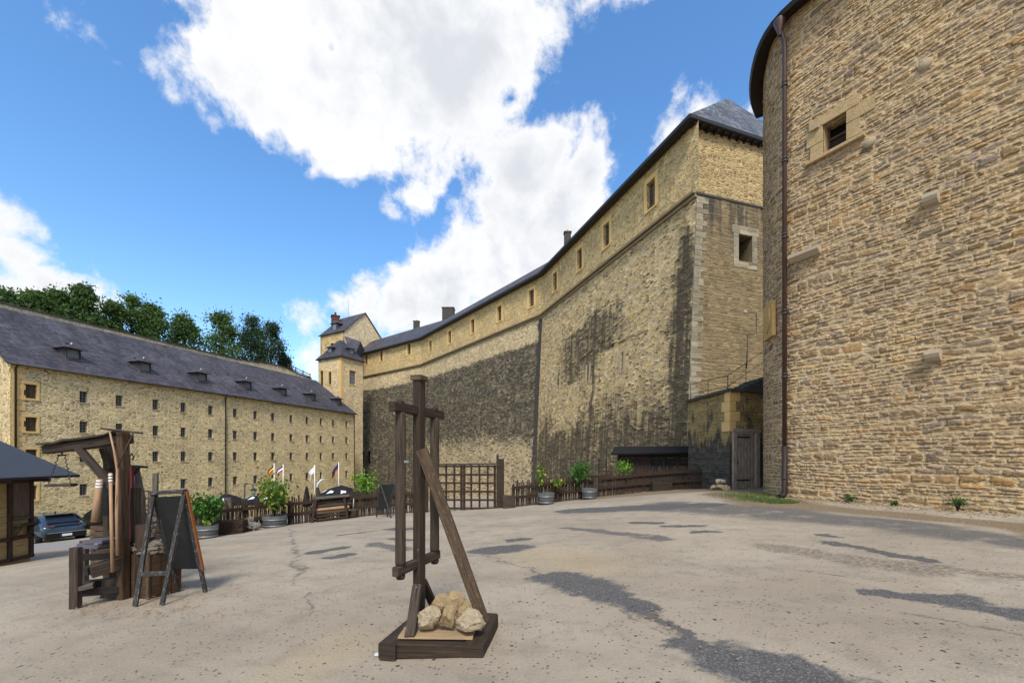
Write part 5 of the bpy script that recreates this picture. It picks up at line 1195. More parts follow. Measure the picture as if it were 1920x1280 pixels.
flag(514, 868, 33, 'white flagpole with limp black, yellow and red flag', [('flag_black', 0, .34), ('flag_yellow', .34, .67), ('flag_red', .67, 1)], (.48, 1.0)); flag(531, 870, 33, 'white flagpole with blue, white and red flag', [('flag_blue', 0, .34), ('flag_white', .34, .67), ('flag_red', .67, 1)], (.55, .85)); flag(590, 871, 34, 'white flagpole with limp white flag bearing dark marks', [('flag_white', 0, .4), ('flag_black', .4, .5), ('flag_white', .5, 1)], (.45, 1.0)); flag(635, 866, 34, 'white flagpole with limp navy flag', [('navy', 0, .7), ('flag_red', .7, 1)], (.45, 1.0))
p = gd(458, 25); lt = thing('street_lantern', 'iron lantern hanging from a post bracket beside the yellow-leaved vine', 'lamp', p); a = at(459, 907, 25); mb = MB(); mb.tube([p, a], .04, 8); mb.build('post', M['iron'], lt); b = at(475, 909, 25); mb = MB(); mb.tube([a, a.lerp(b, .6) + Z * .06, b, b - Z * .12], .022, 6); mb.build('bracket', M['iron'], lt)
c = b - Z * .3; mb = MB(); mb.lathe(c, [(.02, .2), (.05, .14), (.2, .0), (.17, -.02)], 8); mb.build('hood', M['iron'], lt); mb = MB(); mb.lathe(c - Z * .02, [(.15, 0), (.08, -.32), (0, -.34)], 8); mb.build('glass', M['lamp_glass'], lt)
# chair-like rack beyond the fence, sickle sculpture, odd posts
p = gd(1130, 22.2); ck = thing('ladder_chair', 'dark ladder-backed wooden chair shape standing beyond the fence left of the shed', 'chair', p)
for sx in (-.22, .22): mb = MB(); mb.beam(p + Vector((sx, 0, .0)), p + Vector((sx * .9, 0, 1.95)), .05, .05); mb.build('upright', M['dark_wood'], ck)
for z in (1.0, 1.25, 1.45): mb = MB(); mb.beam(p + Vector((-.22, -.01, z)), p + Vector((.22, -.01, z)), .03, .12 if z < 1.3 else .05); mb.build('slat', M['orange_wood'] if z == 1.25 else M['dark_wood'], ck)
mb = MB(); mb.box(p + Vector((0, -.2, .82)), .5, .4, .05); mb.build('seat', M['dark_wood'], ck)
p = gd(597, 20.5); sk_ = thing('wooden_figure', 'rough wooden figure post with pale curved blade beyond the fence', 'sculpture', p); mb = MB(); mb.tube([p, p + Vector((.02, 0, .9)), p + Vector((-.05, 0, 1.5))], [.14, .16, .07], 8); mb.tube([p + Vector((0, 0, 1.1)), p + Vector((-.35, 0, .8))], [.06, .04], 6); mb.build('body', M['dark_wood'], sk_); mb = MB(); q = at(594, 915, 20.5)
mb.tube([q + Z * -.1, q + Vector((.05, 0, .2)), q + Vector((.2, 0, .38)), q + Vector((.38, 0, .45))], [.03, .06, .055, .01], 6); mb.build('blade', M['white_mark'], sk_)
for (px, py, r, lab, mt) in ((684, 930, .06, 'small lime ball on the fence post under the lime shrub', 'lime'), (678, 931, .05, 'small pale pot standing on the fence rail', 'corbel_stone')):
    q = gd(px, 19.3); z = at(px, py, 19.3).z; mb = MB(); mb.rock(Vector((q.x, q.y, z)), r, r, r, 0, 5, 2, 0, .02); tag(mb.build('ornament', M[mt]), lab, 'ornament')
# rocks near the door
for k, (px, dy, s) in enumerate(((1343, .3, .27), (1353, .1, .30), (1361, -.4, .2), (1349, .15, .2), (1356, .0, .15), (1337, .2, .13))):
    p = gd(px, 17.7 + dy); zz = .1 if k not in (3, 4) else .34; mb = MB(); mb.rock(p + Z * zz, s, s * .8, s * .62, k, 30 + k, 3, 8); tag(mb.build('rock', M['rock_pale'] if k > 2 else M['rock']), 'pale rubble rock heaped by the end of the shed fence', 'rock', 'rocks heaped beside the plank door')

# ================================================================ CARS
def car(c, rz, paint_m, label, sx=1.):
    t = thing('parked_car', label, 'car', c, rz)   # local: x forward
    L = 4.4; st = [(-2.2, .62, .55, .88, .80), (-2.12, .80, .42, 1.02, .86), (-1.95, .86, .34, 1.06, 1.06), (-1.5, .90, .30, 1.06, 1.38), (-.9, .91, .28, 1.05, 1.52), (-.1, .91, .27, 1.03, 1.56), (.5, .91, .27, 1.01, 1.48), (1.0, .90, .28, .99, 1.18), (1.3, .89, .30, .97, 1.0), (1.8, .86, .34, .90, .92), (2.1, .78, .42, .80, .82), (2.2, .6, .5, .7, .72)]
    mb = MB(); n = 7
    for (x, w_, zb, zbelt, zr) in st:
        gr = zr > zbelt + .08; wr = w_ * (.70 if gr else .6)
        half = [(0, zb), (w_ * .85, zb), (w_, zb + .18), (w_ * 1.01, (zb + zbelt) / 2 + .1), (w_ * .97, zbelt), (wr, zr - .05 if gr else zr - .01), (0, zr)]
        for (y, z) in half: mb.v.append(Vector((x, y, z)))
        for (y, z) in half[1:-1][::-1]: mb.v.append(Vector((x, -y, z)))
    m_ = 12
    for i in range(len(st) - 1):
        for k in range(m_): k2 = (k + 1) % m_; mb.face([i * m_ + k, i * m_ + k2, (i + 1) * m_ + k2, (i + 1) * m_ + k], [(0, 0)] * 4, True)
    mb.face(list(range(m_)), [(0, 0)] * m_, True); mb.face([(len(st) - 1) * m_ + k for k in range(m_)], [(0, 0)] * m_, True)
    o = mb.build('body', paint_m, t, local=True); sb = o.modifiers.new('subsurf', 'SUBSURF'); sb.levels = 2; sb.render_levels = 2
    def panel(name, pts, mat, th=.02, par=t):
        q = MB(); pts = [Vector(p) for p in pts]; n_ = (pts[1] - pts[0]).cross(pts[-1] - pts[0]).normalized(); q.extr([p - n_ * th for p in pts], n_ * 2 * th); return q.build(name, mat, par, local=True)
    panel('rear_window', [(-1.93, -.60, 1.10), (-1.93, .60, 1.10), (-1.36, .52, 1.44), (-1.36, -.52, 1.44)], M['car_glass'])
    for sy in (-1, 1):
        panel('side_window', [(-1.55, sy * .875, 1.10), (.75, sy * .875, 1.08), (.25, sy * .70, 1.42), (-1.15, sy * .70, 1.42)], M['car_glass'], .03)
        panel('tail_light', [(-2.10, sy * .40, .93), (-2.0, sy * .80, .96), (-1.98, sy * .80, 1.03), (-2.08, sy * .40, 1.0)], M['lamp_red'], .04)
        for x in (-1.38, 1.35):
            wm = MB(); yy = sy * .80; wm.v = []; prof = [(.20, -.11), (.32, -.11), (.345, -.06), (.345, .06), (.32, .11), (.20, .11)]; wm.lathe((0, 0, 0), prof, 20); wm.v = [Vector((x + v.x, yy + v.z, .345 + v.y)) for v in wm.v]; wh = wm.build('wheel', M['rubber'], t, local=True)
            rm = MB(); yo = yy + sy * .09; rm.lathe((0, 0, 0), [(0, 0), (.05, .0), (.06, -.02 * sy)], 10); rm.v = [Vector((x + v.x, yo + v.z, .345 + v.y)) for v in rm.v]
            for k in range(5): a = 6.283 * k / 5 + .3; rm.beam((x, yo, .345), (x + .22 * math.cos(a), yo, .345 + .22 * math.sin(a)), .05, .03, up=(0, 1, 0))
            rm.build('rim', M['rim_metal'], wh, local=True)
    q = MB(); q.box((-2.02, 0, .98), .14, 1.2, .06); q.build('light_bar', M['car_glass'], t, local=True)
    q = MB(); q.box((-2.12, 0, .50), .22, 1.5, .26); q.build('bumper', M['rubber'], t, local=True); q = MB(); q.box((-2.225, 0, .66), .03, 1.4, .035); q.build('trim', M['chrome'], t, local=True)
    q = MB(); q.box((-2.24, 0, .52), .02, .42, .11); pl_ = q.build('number_plate', M['plate'], t, local=True); q = MB()
    for sy in (-1, 1): q.box((-2.247, sy * .21, .52), .02, .05, .11)
    q.build('plate_band', M['plate_blue'], pl_, local=True)
    q = MB(); q.box((-1.42, 0, 1.50), .3, 1.1, .04); q.build('spoiler', paint_m, t, local=True); q = MB(); q.tube([(-.9, 0, 1.52), (-1.0, 0, 1.62)], [.04, .015], 6); q.build('aerial', M['rubber'], t, local=True)
    return t
car(gp(-24.3, 22.3), R(155), M['car_blue'], 'blue-grey hatchback parked between the timber kiosk and weapon stand')
car(gp(-22.6, 24.0), R(155), M['car_black'], 'black car parked behind the weapon stand')

# ================================================================ TIMBER KIOSK (left edge)
kx = Vector((-.10, 1, 0)).normalized(); ky = Vector((-1, -.10, 0)).normalized()    # kx away, ky to the left
kc = Vector(((64 - 960) / 800 * 12.2, 12.2, 0)); KL, KW = 1.12, 2.6; kz0 = EYE - (1043 - 857) / 800 * 12.2; kz1 = EYE - (897 - 857) / 800 * 12.2
kk = thing('timber_kiosk', 'small half-timbered kiosk with dark grey roof at the left edge', 'kiosk', kc - kx * KL / 2 + Z * kz0)
def kp(a, b, z): return kc - kx * a + ky * b + Z * z      # a towards camera, b to the left
mb = MB(); mb.extr([kp(.04, .06, kz0 - .6), kp(KL - .04, .06, kz0 - .6), kp(KL - .04, KW, kz0 - .6), kp(.04, KW, kz0 - .6)], Z * (kz1 - kz0 + .6)); mb.build('wall_panel', M['panel_yellow'], kk)
for a in (.05, .62, KL - .05): mb = MB(); mb.beam(kp(a, .04, kz0), kp(a, .04, kz1), .09, .1, up=ky); mb.build('post', M['red_wood'], kk)
for b in (.6, 1.3, 2.2): mb = MB(); mb.beam(kp(KL, b, kz0), kp(KL, b, kz1), .09, .1, up=kx); mb.build('post', M['red_wood'], kk)
for z in (kz0 + .05, kz0 + .62, kz1 - .05): mb = MB(); mb.beam(kp(0, .035, z), kp(KL, .035, z), .09, .09); mb.beam(kp(KL, 0.1, z + .002), kp(KL, KW, z + .002), .088, .088); mb.build('rail', M['red_wood'], kk)
mb = MB(); mb.beam(kp(.1, .03, kz0 + 1.15), kp(.56, .03, kz0 + 1.15), .08, .07); mb.box(kp(.33, .05, (kz0 + 1.2 + kz1 - .1) / 2), .08, .44, kz1 - kz0 - 1.3, math.atan2(kx.y, kx.x) - R(90)); mb.build('window', M['brown_shutter'], kk)
mb = MB(); mb.beam(kp(.05, -.1, kz0 + .98), kp(.6, -.1, kz0 + .98), .26, .04); so = mb.build('shelf', M['red_wood'], kk)
for a in (.15, .5): mb = MB(); mb.extr([kp(a, .0, kz0 + .96), kp(a, -.2, kz0 + .96), kp(a, 0., kz0 + .66)], -kx * .05); mb.build('shelf_bracket', M['dark_wood'], so)
mb = MB(); ez = kz1 + .08; o = .55; r0, r1 = kp(KL / 2, 1.1, ez + 1.35), kp(KL / 2, KW + .6, ez + 1.35)
e1, e2, e3, e4 = kp(-.75, -o, ez), kp(KL + .45, -o, ez), kp(KL + .45, KW + .6, ez), kp(-.75, KW + .6, ez)
for q in ([e1, e2, r0], [e2, e3, r1, r0], [e4, e1, r0, r1], [e4, e3, e2, e1]): mb.poly(q)
mb.build('roof', M['slate_kiosk'], kk)
mb = MB(); mb.beam(e1 - Z * .03, e2 - Z * .03, .05, .07); mb.beam(e2 - Z * .031, e3 - Z * .031, .05, .07); mb.build('eave_board', M['black_wood'], kk)
mb = MB()
for q in (kp(.05, -.1, ez - .1), kp(KL - .05, -.1, ez - .1)): mb.beam(q + ky * .2, q - ky * .36, .07, .12)
mb.build('bracket', M['dark_wood'], kk)

# ================================================================ TREBUCHET MODEL (centre)
tb0 = Vector((-.62, 3.86, 0)); TZ = gz(-.62, 3.86); ang = R(-11)
tbx = Vector((math.cos(ang), math.sin(ang), 0)); tby = Vector((-math.sin(ang), math.cos(ang), 0))
tc = at(812, 1178, 3.62); 
fl_ = at(708, 1222, 3.5); fr3 = at(907, 1226, 3.47); bl_ = Vector((-.945, 4.22, 0)); br3 = at(934, 1137, 4.17)
z0 = TZ + .0; z1 = z0 + .145
tre = thing('trebuchet_frame', 'dark timber model of a siege frame with mast, crossbars and slanting brace', 'siege engine', Vector((-.6, 3.85, z0)))
FLx, FRx, BLx, BRx = [Vector((p.x, p.y, 0)) for p in (fl_, fr3, bl_, br3)]
w_ = .16
def mid(a, b, t): return a.lerp(b, t)
ux = (FRx - FLx).normalized()
mb = MB(); mb.beam(FLx + ux * .075 + Z * (z0 + .0725), BLx + ux * .075 + Z * (z0 + .0725), .15, .145, jit=.003, seg=3); mb.build('base_runner', M['dark_wood'], tre)
mb = MB(); mb.beam(FRx - ux * .085 + Z * (z0 + .0725), BRx - ux * .085 + Z * (z0 + .0725), .17, .145, jit=.003, seg=3); mb.build('base_runner', M['dark_wood'], tre)
vy = Vector((.12, 1, 0)).normalized()
mb = MB(); mb.beam(FLx + ux * .15 + vy * .065 + Z * (z0 + .068), FRx - ux * .17 + vy * .065 + Z * (z0 + .068), .10, .125, seg=2, jit=.002); mb.build('base_crosspiece', M['dark_wood'], tre)
mb = MB(); mb.beam(BLx + ux * .15 - vy * .08 + Z * (z0 + .068), BRx - ux * .17 - vy * .08 + Z * (z0 + .068), .10, .125); mb.build('base_crosspiece', M['dark_wood'], tre)
mb = MB(); q0, q1 = at(746, 1180, 3.56), at(887, 1182, 3.56)
mb.beam(Vector((q0.x, 3.68, z1 + .011)), Vector((q1.x, 3.66, z1 + .011)), .22, .02, ch=.003); mb.beam(Vector((q0.x + .08, 3.93, z1 + .013)), Vector((q1.x + .04, 3.91, z1 + .013)), .26, .02, ch=.003); mb.build('deck_board', M['pale_wood'], tre)
mx, my = (786 - 960) / 800 * 4.0, 4.0; mt = EYE + (857 - 714) / 800 * 4.0
m0 = Vector((mx, my, z1 - .1)); rzm = R(-20)
mxv = Vector((math.cos(rzm), math.sin(rzm), 0)); myv = Vector((-math.sin(rzm), math.cos(rzm), 0))
mb = MB(); mb.beam(m0, Vector((mx, my, mt)), .078, .10, up=myv, seg=6, jit=.002, ch=.006); mb.build('mast', M['dark_wood'], tre)
mb = MB(); mb.box(Vector((mx, my, mt + .024)), .115, .125, .048, rzm); mb.build('mast_cap', M['brace_wood'], tre)
cd_ = Vector((.32, .947, 0)).normalized(); sdx = Vector((cd_.y, -cd_.x, 0))
zt = EYE + .120 * 3.62; zb = .615
cc = Vector((mx, my, 0)) + sdx * .0
ca = Vector(((734 - 960) / 800 * 3.62, 3.62, 0)); cb2 = Vector(((828 - 960) / 800 * 4.42, 4.42, 0))
cdv = (cb2 - ca).normalized()
def on_bar(px, t): return ca.lerp(cb2, t)
# bars are notched into the mast: two pieces butt against it
ctm = (Vector((mx, my, 0)) - ca).dot(cdv)
mmid = ca + cdv * ctm
for (z, hh) in ((zt, .085), (zb, .085)):
    mb = MB(); A_, B_ = (ca, cb2) if z == zt else (ca + cdv * .05, cb2 - cdv * .08); mb.beam(A_ + Z * z, B_ + Z * z, .062, hh, seg=4, jit=.002, ch=.008); mb.build('crossbar', M['grey_wood'] if z == zb else M['dark_wood'], tre)
pL = ca + cdv * .13; pR = cb2 - cdv * .14
for (q, m_) in ((pL, M['grey_wood']), (pR, M['grey_wood'])):
    mb = MB(); mb.tube([q + Z * (zb + .042), q + Z * (zb + .07), q + Z * (zb + .6), q + Z * (zb + 1.0), q + Z * (zt - .06), q + Z * (zt - .042)], [.043, .046, .044, .046, .045, .043], 12, sm=True); po = mb.build('hanging_post', m_, tre)
    mb = MB(); mb.lathe(q + Z * (zt + .042), [(.036, 0), (.034, .015), (.014, .034), (0, .036)], 8, sm=False); mb.lathe(q + Z * (zb - .042), [(0, -.045), (.032, -.04), (.042, -.02), (.042, 0)], 10, sm=False); mb.build('peg', M['dark_wood'], po)
bt = Vector((mx + .03, my - .03, EYE + (857 - 842) / 800 * 3.97)); bb = Vector(((907 - 960) / 800 * 3.98, 3.98, z1 - .01))
mb = MB(); mb.beam(bt, bb, .105, .06, up=(0, 1, 0), seg=6, jit=.0025, ch=.006); mb.build('brace', M['brace_wood'], tre)
mb = MB(); mb.beam(Vector((mx - .0, my - .07, EYE - (1098 - 857) / 800 * 3.92)), Vector((at(768, 1180, 3.56).x, 3.575, z1 + .01)), .085, .06, up=(0, 1, .3), seg=3, jit=.002); mb.build('prop', M['grey_wood'], tre)
mb = MB(); mb.beam(Vector((mx + .02, my + .06, .42)), Vector((mx + .10, my + .33, z1 - .03)), .075, .055, up=(0, 1, .3)); mb.build('prop', M['dark_wood'], tre)
mb = MB()
for (px, py, D) in ((781, 1100, 3.86), (761, 1178, 3.52), (784, 1030, 3.9)): mb.tube([at(px, py, D), at(px, py, D) + Vector((0, -.006, 0))], .006, 8)
mb.build('bolt', M['hoop'], tre)
# metal fittings
mb = MB(); mb.box(at(764, 865, 3.66) + Vector((0, -.02, 0)), .04, .03, .02); mb.build('fitting', M['hoop'], tre)
rk = [((803, 1160), 3.66, .112, .10, .118, .2, 'rock_pale', 'whitish angular rock at the front left corner of the siege frame base', 41), ((841, 1156), 3.68, .095, .09, .112, .7, 'rock', 'rounded tan rock in the front middle of the siege frame base', 45), ((882, 1163), 3.62, .155, .11, .096, -.15, 'rock_pale', 'wide flat-topped pale rock at the front right of the siege frame base', 52), ((829, 1133), 3.86, .105, .08, .105, .3, 'rock', 'smooth hollowed tan rock resting behind the front rocks', 57), ((849, 1126), 3.98, .135, .11, .125, .1, 'rock', 'big rough tan rock highest on the pile against the brace', 63), ((868, 1144), 3.98, .12, .10, .15, .5, 'rock', 'brown rock wedged low against the slanting brace', 71), ((814, 1152), 4.0, .11, .10, .11, .9, 'rock', 'brown rock hidden deep behind the whitish rock', 77)]
for (pp, D, sx, sy, sz, rz, mt_, lab, sd_) in rk:
    c = at(pp[0], pp[1], D); mb = MB(); mb.rock(c, sx * 1.03, sy, sz * 1.03, rz, sd_, 5, 15, .06); tag(mb.build('rock', M[mt_]), lab, 'rock', 'rocks piled on the siege frame base')
p = G(717, 1229); mb = MB(); n = 12; mb.poly([p + Vector((.09 * math.cos(6.28 * k / n) * (1 + .3 * math.sin(5 * k)), .035 * math.sin(6.28 * k / n), .012)) for k in range(n)]); tag(mb.build('chalk_mark', M['white_mark']), 'pale chalk smear on the ground at the left corner of the siege frame', 'mark')

# ================================================================ WEAPON STAND (left)
pb0 = G(231, 1122); D0 = pb0.y
st = thing('weapon_stand', 'brown timber stand with a crane arm, bench rails and posts in the left foreground', 'stand', pb0)
def sb_(px, py, D=None): return at(px, py, D or D0)
post_top = sb_(231, 811); mb = MB(); mb.beam(pb0 - Z * .05, post_top, .112, .112, up=(.2, 1, 0), seg=5, jit=.004, ch=.012); mb.build('post', M['orange_wood'], st)
pb1 = gd(206, D0 + .55); mb = MB(); mb.beam(pb1, Vector((pb1.x, pb1.y, sb_(206, 826, D0 + .55).z)), .12, .12, up=(.2, 1, 0), seg=4, jit=.004); mb.build('post', M['dark_wood'], st)
pb2 = G(249, 1117); pb2.y += .05; mb = MB(); mb.beam(pb2, pb2 + Z * 1.55, .085, .10, up=(.2, 1, 0), seg=4, jit=.004); mb.build('post', M['dark_wood'], st)
bL = sb_(90, 843, D0 + .45); bR = sb_(240, 822, D0 + .03)
mb = MB(); mb.beam(bL, bR, .15, .125, seg=7, jit=.008); arm = mb.build('crane_arm', M['dark_wood'], st)
mb = MB(); up_ = Z * .075; mb.beam(bL + up_ - Vector((.05, .02, 0)), bR + up_ - Vector((.1, 0, -.005)), .2, .025, seg=8, jit=.012)
rb2 = random.Random(8)
for k in range(40):
    q = bL.lerp(bR, rb2.random()) + up_ + Vector((rb2.uniform(-.05, .05), rb2.uniform(-.1, .1), .01)); mb.tube([q, q + Vector((rb2.uniform(-.12, .12), rb2.uniform(-.05, .05), rb2.uniform(-.02, .03)))], .004, 4)
mb.build('bark_strip', M['grey_wood'], arm)
mb = MB(); mb.beam(bL.lerp(bR, .44) - Z * .03 + Vector((0, -.06, 0)), sb_(212, 914, D0 - .03), .10, .06, up=(0, 1, 0)); mb.build('brace', M['dark_wood'], st)
mb = MB(); mb.beam(bL.lerp(bR, .52) - Z * .05 + Vector((0, .22, 0)), sb_(206, 878, D0 + .5), .09, .06, up=(0, 1, 0)); mb.build('brace', M['dark_wood'], st)
# bench frame on the left of the post
lp = G(142, 1140); lp2 = G(158, 1100)
mb = MB(); mb.beam(lp - Z * .03, Vector((lp.x, lp.y, sb_(142, 1026, lp.y).z)), .11, .10, up=(0, 1, 0), seg=4, jit=.004, ch=.015); mb.build('leg', M['grey_wood'], st)
mb = MB(); mb.beam(lp2 - Z * .03, Vector((lp2.x, lp2.y, sb_(158, 1013, lp2.y).z)), .10, .09, up=(0, 1, 0), seg=3, jit=.004); mb.build('leg', M['grey_wood'], st)
def rail(px0, py0, D1, px1, py1, D2, w_, h, m_, nm): mb = MB(); mb.beam(at(px0, py0, D1), at(px1, py1, D2), w_, h, seg=3, jit=.004); return mb.build(nm, M[m_], st)
ly = lp.y
rail(142, 1046, ly, 231, 1038, D0, .06, .085, 'black_wood', 'rail'); rail(142, 1112, ly, 231, 1104, D0, .06, .10, 'black_wood', 'rail')
mb = MB(); a = at(152, 1036, ly + .1); b = at(240, 1028, D0 + .1); mb.beam(a + Vector((0, .18, 0)), b + Vector((0, .18, 0)), .42, .05, seg=2, jit=.004); mb.build('tabletop', M['brace_wood'], st)
# things on and in the bench
def loose(name, label, cat, px0, py0, D1, px1, py1, D2, w_, h, m_, up=Z, group=None):
    mb = MB(); mb.beam(at(px0, py0, D1), at(px1, py1, D2), w_, h, up=up, seg=2, jit=.004); return tag(mb.build(name, M[m_]), label, cat, group)
gpk = 'planks stored in the weapon stand'
loose('plank', 'wide grey plank leaning inside the bench of the weapon stand', 'plank', 172, 1072, ly + .06, 226, 1056, D0 - .05, .05, .16, 'grey_wood', group=gpk)
loose('plank', 'short thick weathered block on the lower bench rail', 'plank', 148, 1102, ly + .02, 176, 1096, ly + .1, .12, .06, 'weather_wood', group=gpk)
loose('plank', 'upright brown board at the foot of the stand post', 'plank', 210, 1120, D0 - .02, 212, 1086, D0, .30, .05, 'grey_wood', up=(0, 1, 0), group=gpk)
loose('plank', 'black beam lying behind the leaning wide plank', 'plank', 160, 1070, ly + .3, 224, 1052, D0 + .3, .10, .12, 'black_wood', group=gpk)
loose('plank', 'dark board on the bench bottom between the rails', 'plank', 165, 1095, ly + .3, 226, 1088, D0 + .3, .2, .1, 'black_wood', group=gpk)
bk1 = thing('metal_case', 'flat purple-grey case lying on the bench top', 'case', at(185, 1030, D0 + .1)); a = at(163, 1024, ly + .2); b = at(222, 1016, D0 + .22)
mb = MB(); mb.beam(a, b, .34, .06, seg=1); mb.build('lower_shell', M['purple_cover'], bk1); mb = MB(); mb.beam(a + Z * .058 + Vector((.05, .02, 0)), b + Z * .058, .28, .045); mb.build('lid', M['purple_cover'], bk1); mb = MB(); mb.beam(at(183, 1023, ly + .03) + Z * .0, at(183, 1023, ly + .03) + Vector((.0, -.02, .03)), .05, .03); mb.build('clasp', M['hoop'], bk1)
# hanging scale board
hb = at(112, 909, D0 + .42); hg = thing('hanging_board', 'small wooden board hung by two chains from the crane arm', 'swing', hb); mb = MB(); mb.beam(hb - Vector((.175, 0, 0)), hb + Vector((.175, .04, .0)), .12, .04, jit=.003); mb.build('board', M['grey_wood'], hg)
hk = at(116, 853, D0 + .42); 
for sx in (-1, 1):
    mb = MB(); a = hk + Vector((.045 * sx, 0, 0)); b = hb + Vector((.165 * sx, 0, .02)); n = 14
    for k in range(n): q0, q1 = a.lerp(b, k / n), a.lerp(b, (k + .85) / n); mb.tube([q0, q0.lerp(q1, .5) + Vector((.006 * (-1) ** k, .006 * (-1) ** k, 0)), q1], .0075, 5)
    mb.build('chain', M['iron'], hg)
mb = MB(); mb.tube([hk + Vector((-.06, 0, 0)), hk + Vector((.06, 0, 0))], .012, 6); mb.tube([hk, Vector((hk.x, hk.y, bL.lerp(bR, .18).z - .04))], .01, 6); mb.build('hook', M['iron'], hg)
# clubs and staffs with white rings, rake
def staff(name, label, cat, pts, r, rings=(), mat='handle_wood'):
    P = [at(*p) for p in pts]; o = thing(name, label, cat, P[-1].copy()); mb = MB(); mb.tube(P, r, 12); mb.build('shaft', M[mat], o)
    for (t, rr_) in rings: q = P[0].lerp(P[-1], t); d_ = (P[-1] - P[0]).normalized(); mb = MB(); mb.tube([q, q + d_ * .022], rr_, 12); mb.build('ring', M['white_paint'], o)
    return o
staff('wooden_club', 'thick brown wooden club with white rings hanging left of the stand post', 'club', [(187, 898, D0 - .1), (183, 937, D0 - .1), (178, 978, D0 - .1)], [.034, .042, .046], [(.02, .0355), (.09, .037), (.16, .0385)])
staff('wooden_staff', 'long brown staff with white rings leaning before the stand post', 'staff', [(207, 886, D0 - .14), (209, 980, D0 - .18), (211, 1072, D0 - .22)], [.019, .02, .021], [(.015, .024), (.045, .024), (.075, .024)])
rk_ = thing('wooden_rake', 'thin branch rake with crosspiece leaning upright against the stand post', 'rake', at(220, 1040, D0 - .17)); mb = MB(); mb.tube([at(205, 806, D0 - .1), at(214, 845, D0 - .12), at(220, 880, D0 - .13), at(219, 960, D0 - .15), at(220, 1041, D0 - .17)], [.010, .013, .016, .02, .02], 8); mb.build('handle', M['handle_wood'], rk_)
mb = MB(); mb.tube([at(189, 803, D0 - .1), at(228, 807, D0 - .12), at(267, 812, D0 - .1)], .013, 7); mb.build('crosspiece', M['grey_wood'], rk_); mb = MB(); mb.tube([at(250, 812, D0 - .1), at(238, 836, D0 - .12), at(220, 878, D0 - .13)], .009, 6); mb.build('strut', M['grey_wood'], rk_)
blk = thing('leather_bellows', 'black hanging leather flap behind the white-ringed club', 'bellows', at(194, 960, D0 + .2)); mb = MB(); mb.beam(at(196, 900, D0 + .3), at(193, 965, D0 + .3), .19, .05, up=(0, 1, 0), seg=4, jit=.01); mb.build('flap', M['black_cloth'], blk)
# behind the post: red pole, logs, box with rag, twisted trunk
rp_ = thing('red_stave', 'red painted stave with iron hook standing behind the stand post', 'stave', G(247, 1108)); a = at(246, 874, D0 + .3); b = gd(246, D0 + .3); mb = MB(); mb.beam(b, a, .05, .04, up=(0, 1, 0)); mb.build('shaft', M['red_paint'], rp_); mb = MB(); q = at(243, 856, D0 + .3); mb.tube([q - Z * .5, q, q + Vector((.03, 0, .05)), q + Vector((.06, 0, .0)), q + Vector((.04, 0, -.05))], .011, 6); mb.build('hook', M['iron'], rp_)
sg_ = thing('direction_board', 'small wooden shelf board on a strut behind the red stave', 'board', at(262, 876, D0 + .35)); mb = MB(); mb.beam(at(246, 873, D0 + .35), at(272, 875, D0 + .35), .12, .025, jit=.004); mb.build('plank', M['dark_wood'], sg_); mb = MB(); mb.beam(at(262, 875, D0 + .36), at(250, 890, D0 + .36), .03, .03); mb.build('strut', M['dark_wood'], sg_)
lg1 = gd(255, D0 + .45); mb = MB(); tp_ = at(250, 876, D0 + .45); mb.tube([lg1, lg1.lerp(tp_, .4) + Vector((.04, 0, 0)), lg1.lerp(tp_, .75) + Vector((.06, 0, 0)), tp_], [.10, .10, .09, .07], 10); tag(mb.build('standing_log', M['weather_wood']), 'grey rough tree trunk standing upright behind the stand post', 'trunk')
lg2 = G(267, 1118); mb = MB(); mb.tube([lg2, lg2 + Z * .5, lg2 + Z * 1.02], [.085, .08, .075], 10); tag(mb.build('log', M['red_wood']), 'short dark upright log between the stand and blackboard', 'log')
bp = G(292, 1112); bx = thing('plank_box', 'tall brown plank box behind the blackboard sign', 'box', bp, -.35)
for (a, b) in (((-.22, -.2), (.22, -.2)), ((-.22, .2), (.22, .2)), ((-.22, -.2), (-.22, .2)), ((.22, -.2), (.22, .2))):
    mb = MB()
    for k in range(3): f0, f1 = k / 3 + .01, (k + 1) / 3 - .01; mb.beam(Vector((*a, .3)).lerp(Vector((*b, .3)), f0), Vector((*a, .3)).lerp(Vector((*b, .3)), f1), .025, .60, ch=.005)
    mb.build('side_panel', M['orange_wood'], bx, local=True)
for (a, b) in ((-.22, -.2), (.22, -.2)): mb = MB(); mb.beam((a, b - .02, 0), (a, b - .02, .66), .05, .03, up=(0, 1, 0)); mb.build('corner_post', M['brace_wood'], bx, local=True)
mb = MB(); mb.rock(bp + Z * .66, .24, .22, .13, 0, 88, 4, 1, .22); tag(mb.build('rag_heap', M['rag_cloth']), 'crumpled grey-brown rags heaped on the plank box', 'rags')
